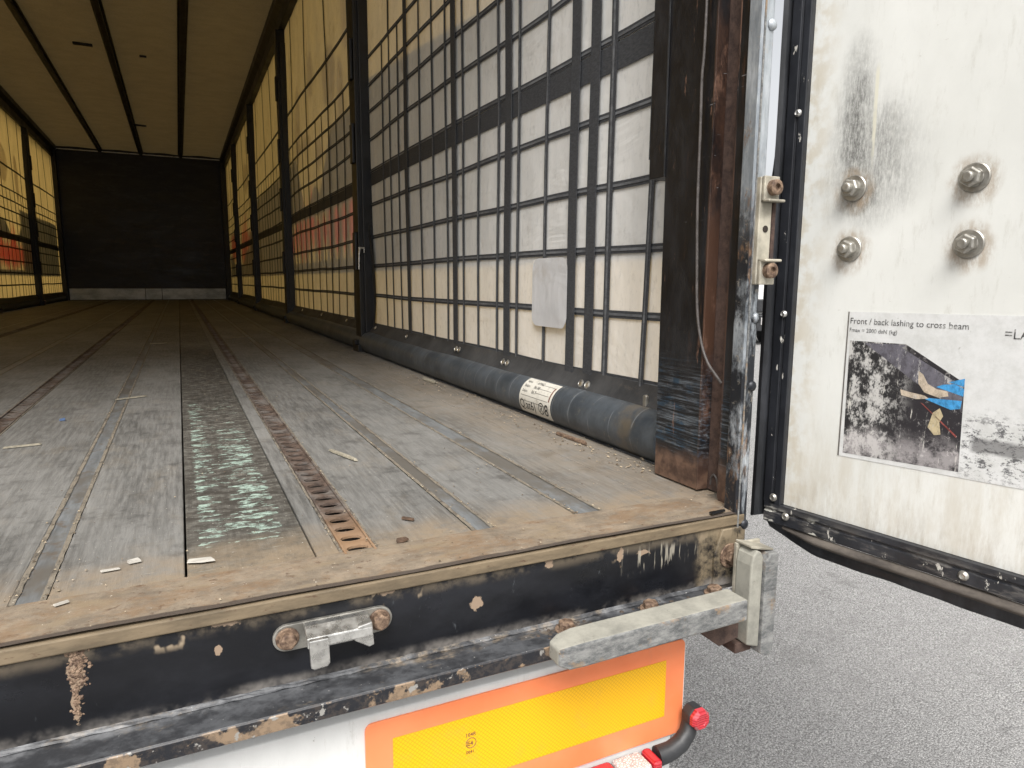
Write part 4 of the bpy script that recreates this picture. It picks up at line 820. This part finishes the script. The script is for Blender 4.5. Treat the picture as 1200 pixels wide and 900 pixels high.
bit('plastic_scrap', 'plastic scrap', 'dark blue scrap on the left boards', [(.185, 1.28), (.198, 1.285), (.200, 1.272), (.187, 1.268)], 'blue_bit', .006)
bit('bark_piece', 'bark', 'small dark brown curl on the tan dirt right of the slotted rail end', [(.742, .088), (.757, .092), (.760, .086), (.750, .080), (.741, .082)], 'brown_bit', .004, .002)
bit('bark_piece', 'bark', 'thin dark sliver on the deck between slotted rail and flush strip', [(.775, .175), (.790, .160), (.793, .164), (.779, .180)], 'brown_bit', .003, .0015)
bit('metal_offcut', 'metal scrap', 'short dark metal piece on the deck corner by the post', [(1.222, -.008), (1.252, -.005), (1.253, -.012), (1.223, -.015)], 'dark_steel', .003, .0035)
bit('wood_chip', 'wood scrap', 'orange brown chip against the foot of the dark pole near the post', [(1.285, .60), (1.297, .62), (1.305, .49), (1.292, .47)], 'rusty_bolt', .004, group=G)
bit('wood_chip', 'wood scrap', 'tan chip beside the pole left of the paper label', [(1.285, 1.62), (1.300, 1.66), (1.305, 1.52), (1.292, 1.50)], 'splinter', .005, group=G)
for k in range(0): pass

mb = MB()
def crumb(x, y, q, z=.001):
    a0 = random.uniform(0, 6.28); k = random.choice((3, 4, 5)); P = [(x + q * random.uniform(.5, 1.3) * math.cos(a0 + 6.28 * i / k), y + q * random.uniform(.6, 1.6) * math.sin(a0 + 6.28 * i / k), z) for i in range(k)]
    mb.add(P + [(x, y, z + q * random.uniform(.4, .9))], [(i, (i + 1) % k, k) for i in range(k)])
for e in [v for ab in strips + rails for v in ab]:
    for k in range(46 if e > 0 else 16): crumb(e + random.gauss(0, .004), .09 + 3.5 * random.random() ** 2.2, random.uniform(.0008, .0026))
for k in range(420): crumb(1.30 + random.gauss(0, .025) - .03 * random.random(), .24 + 2.6 * random.random() ** 1.4, random.uniform(.0010, .0042))
for k in range(260): crumb(random.uniform(-.2, 1.28), -.01 + 1.6 * random.random() ** 2.5, random.uniform(.0006, .0022), .0018)
gr = mb.build('grit', 'grit'); gr['kind'] = 'stuff'; gr['label'] = 'tan wood crumbs and grit scattered on the deck'

# ------------------------------------------------------------------ parked lorry glimpsed through the gap by the hinge
V = empty('parked_truck', (12.6, 12.2, gz)); tag(V, 'white parked truck glimpsed through the narrow gap beside the open door', 'truck'); V.rotation_euler = (0, 0, math.radians(-35))
def vp(mb, name, mat, bevel=0.0, smooth=False):
    o = mb.build(name, mat, None, bevel, smooth); o.parent = V; return o
mb = MB(); mb.box(-1.25, 1.25, 2.2, 9.0, 1.05, 3.7); vp(mb, 'box_body', 'white_paint', .03)
mb = MB(); mb.prism([(0, .75), (0, 1.6), (.35, 2.9), (2.0, 3.0), (2.0, .75)], 0, -1.2, 1.2); vp(mb, 'cab', 'white_paint', .05)
mb = MB(); mb.prism([(-.012, 1.72), (-.012, 1.73), (.318, 2.78), (.34, 2.78), (.03, 1.72)], 0, -1.05, 1.05); vp(mb, 'windscreen', 'glass', .0)
mb = MB(); mb.box(-1.22, 1.22, -.12, .25, .35, .75); mb.box(-1.1, 1.1, -.05, -.005, .80, 1.12); vp(mb, 'front_bumper', 'black_plastic', .03)
for x in (-.95, .95):
    mb = MB(); mb.box(x - .2, x + .2, -.14, -.121, .5, .68); vp(mb, 'headlight', 'clear_lens', .02)
for y in (1.0, 7.2):
    for s_ in (-1, 1):
        mb = MB(); mb.disc((1.2 * s_, y, .48), (-s_, 0, 0), [(.27, 0), (.42, .01), (.48, .05), (.48, .25), (.42, .29), (.27, .30)], 36); wh = vp(mb, 'wheel', 'tyre', 0, True)
mb = MB(); mb.box(-.5, .5, .3, 9.0, .6, 1.04); vp(mb, 'truck_chassis', 'dark_steel', .01)
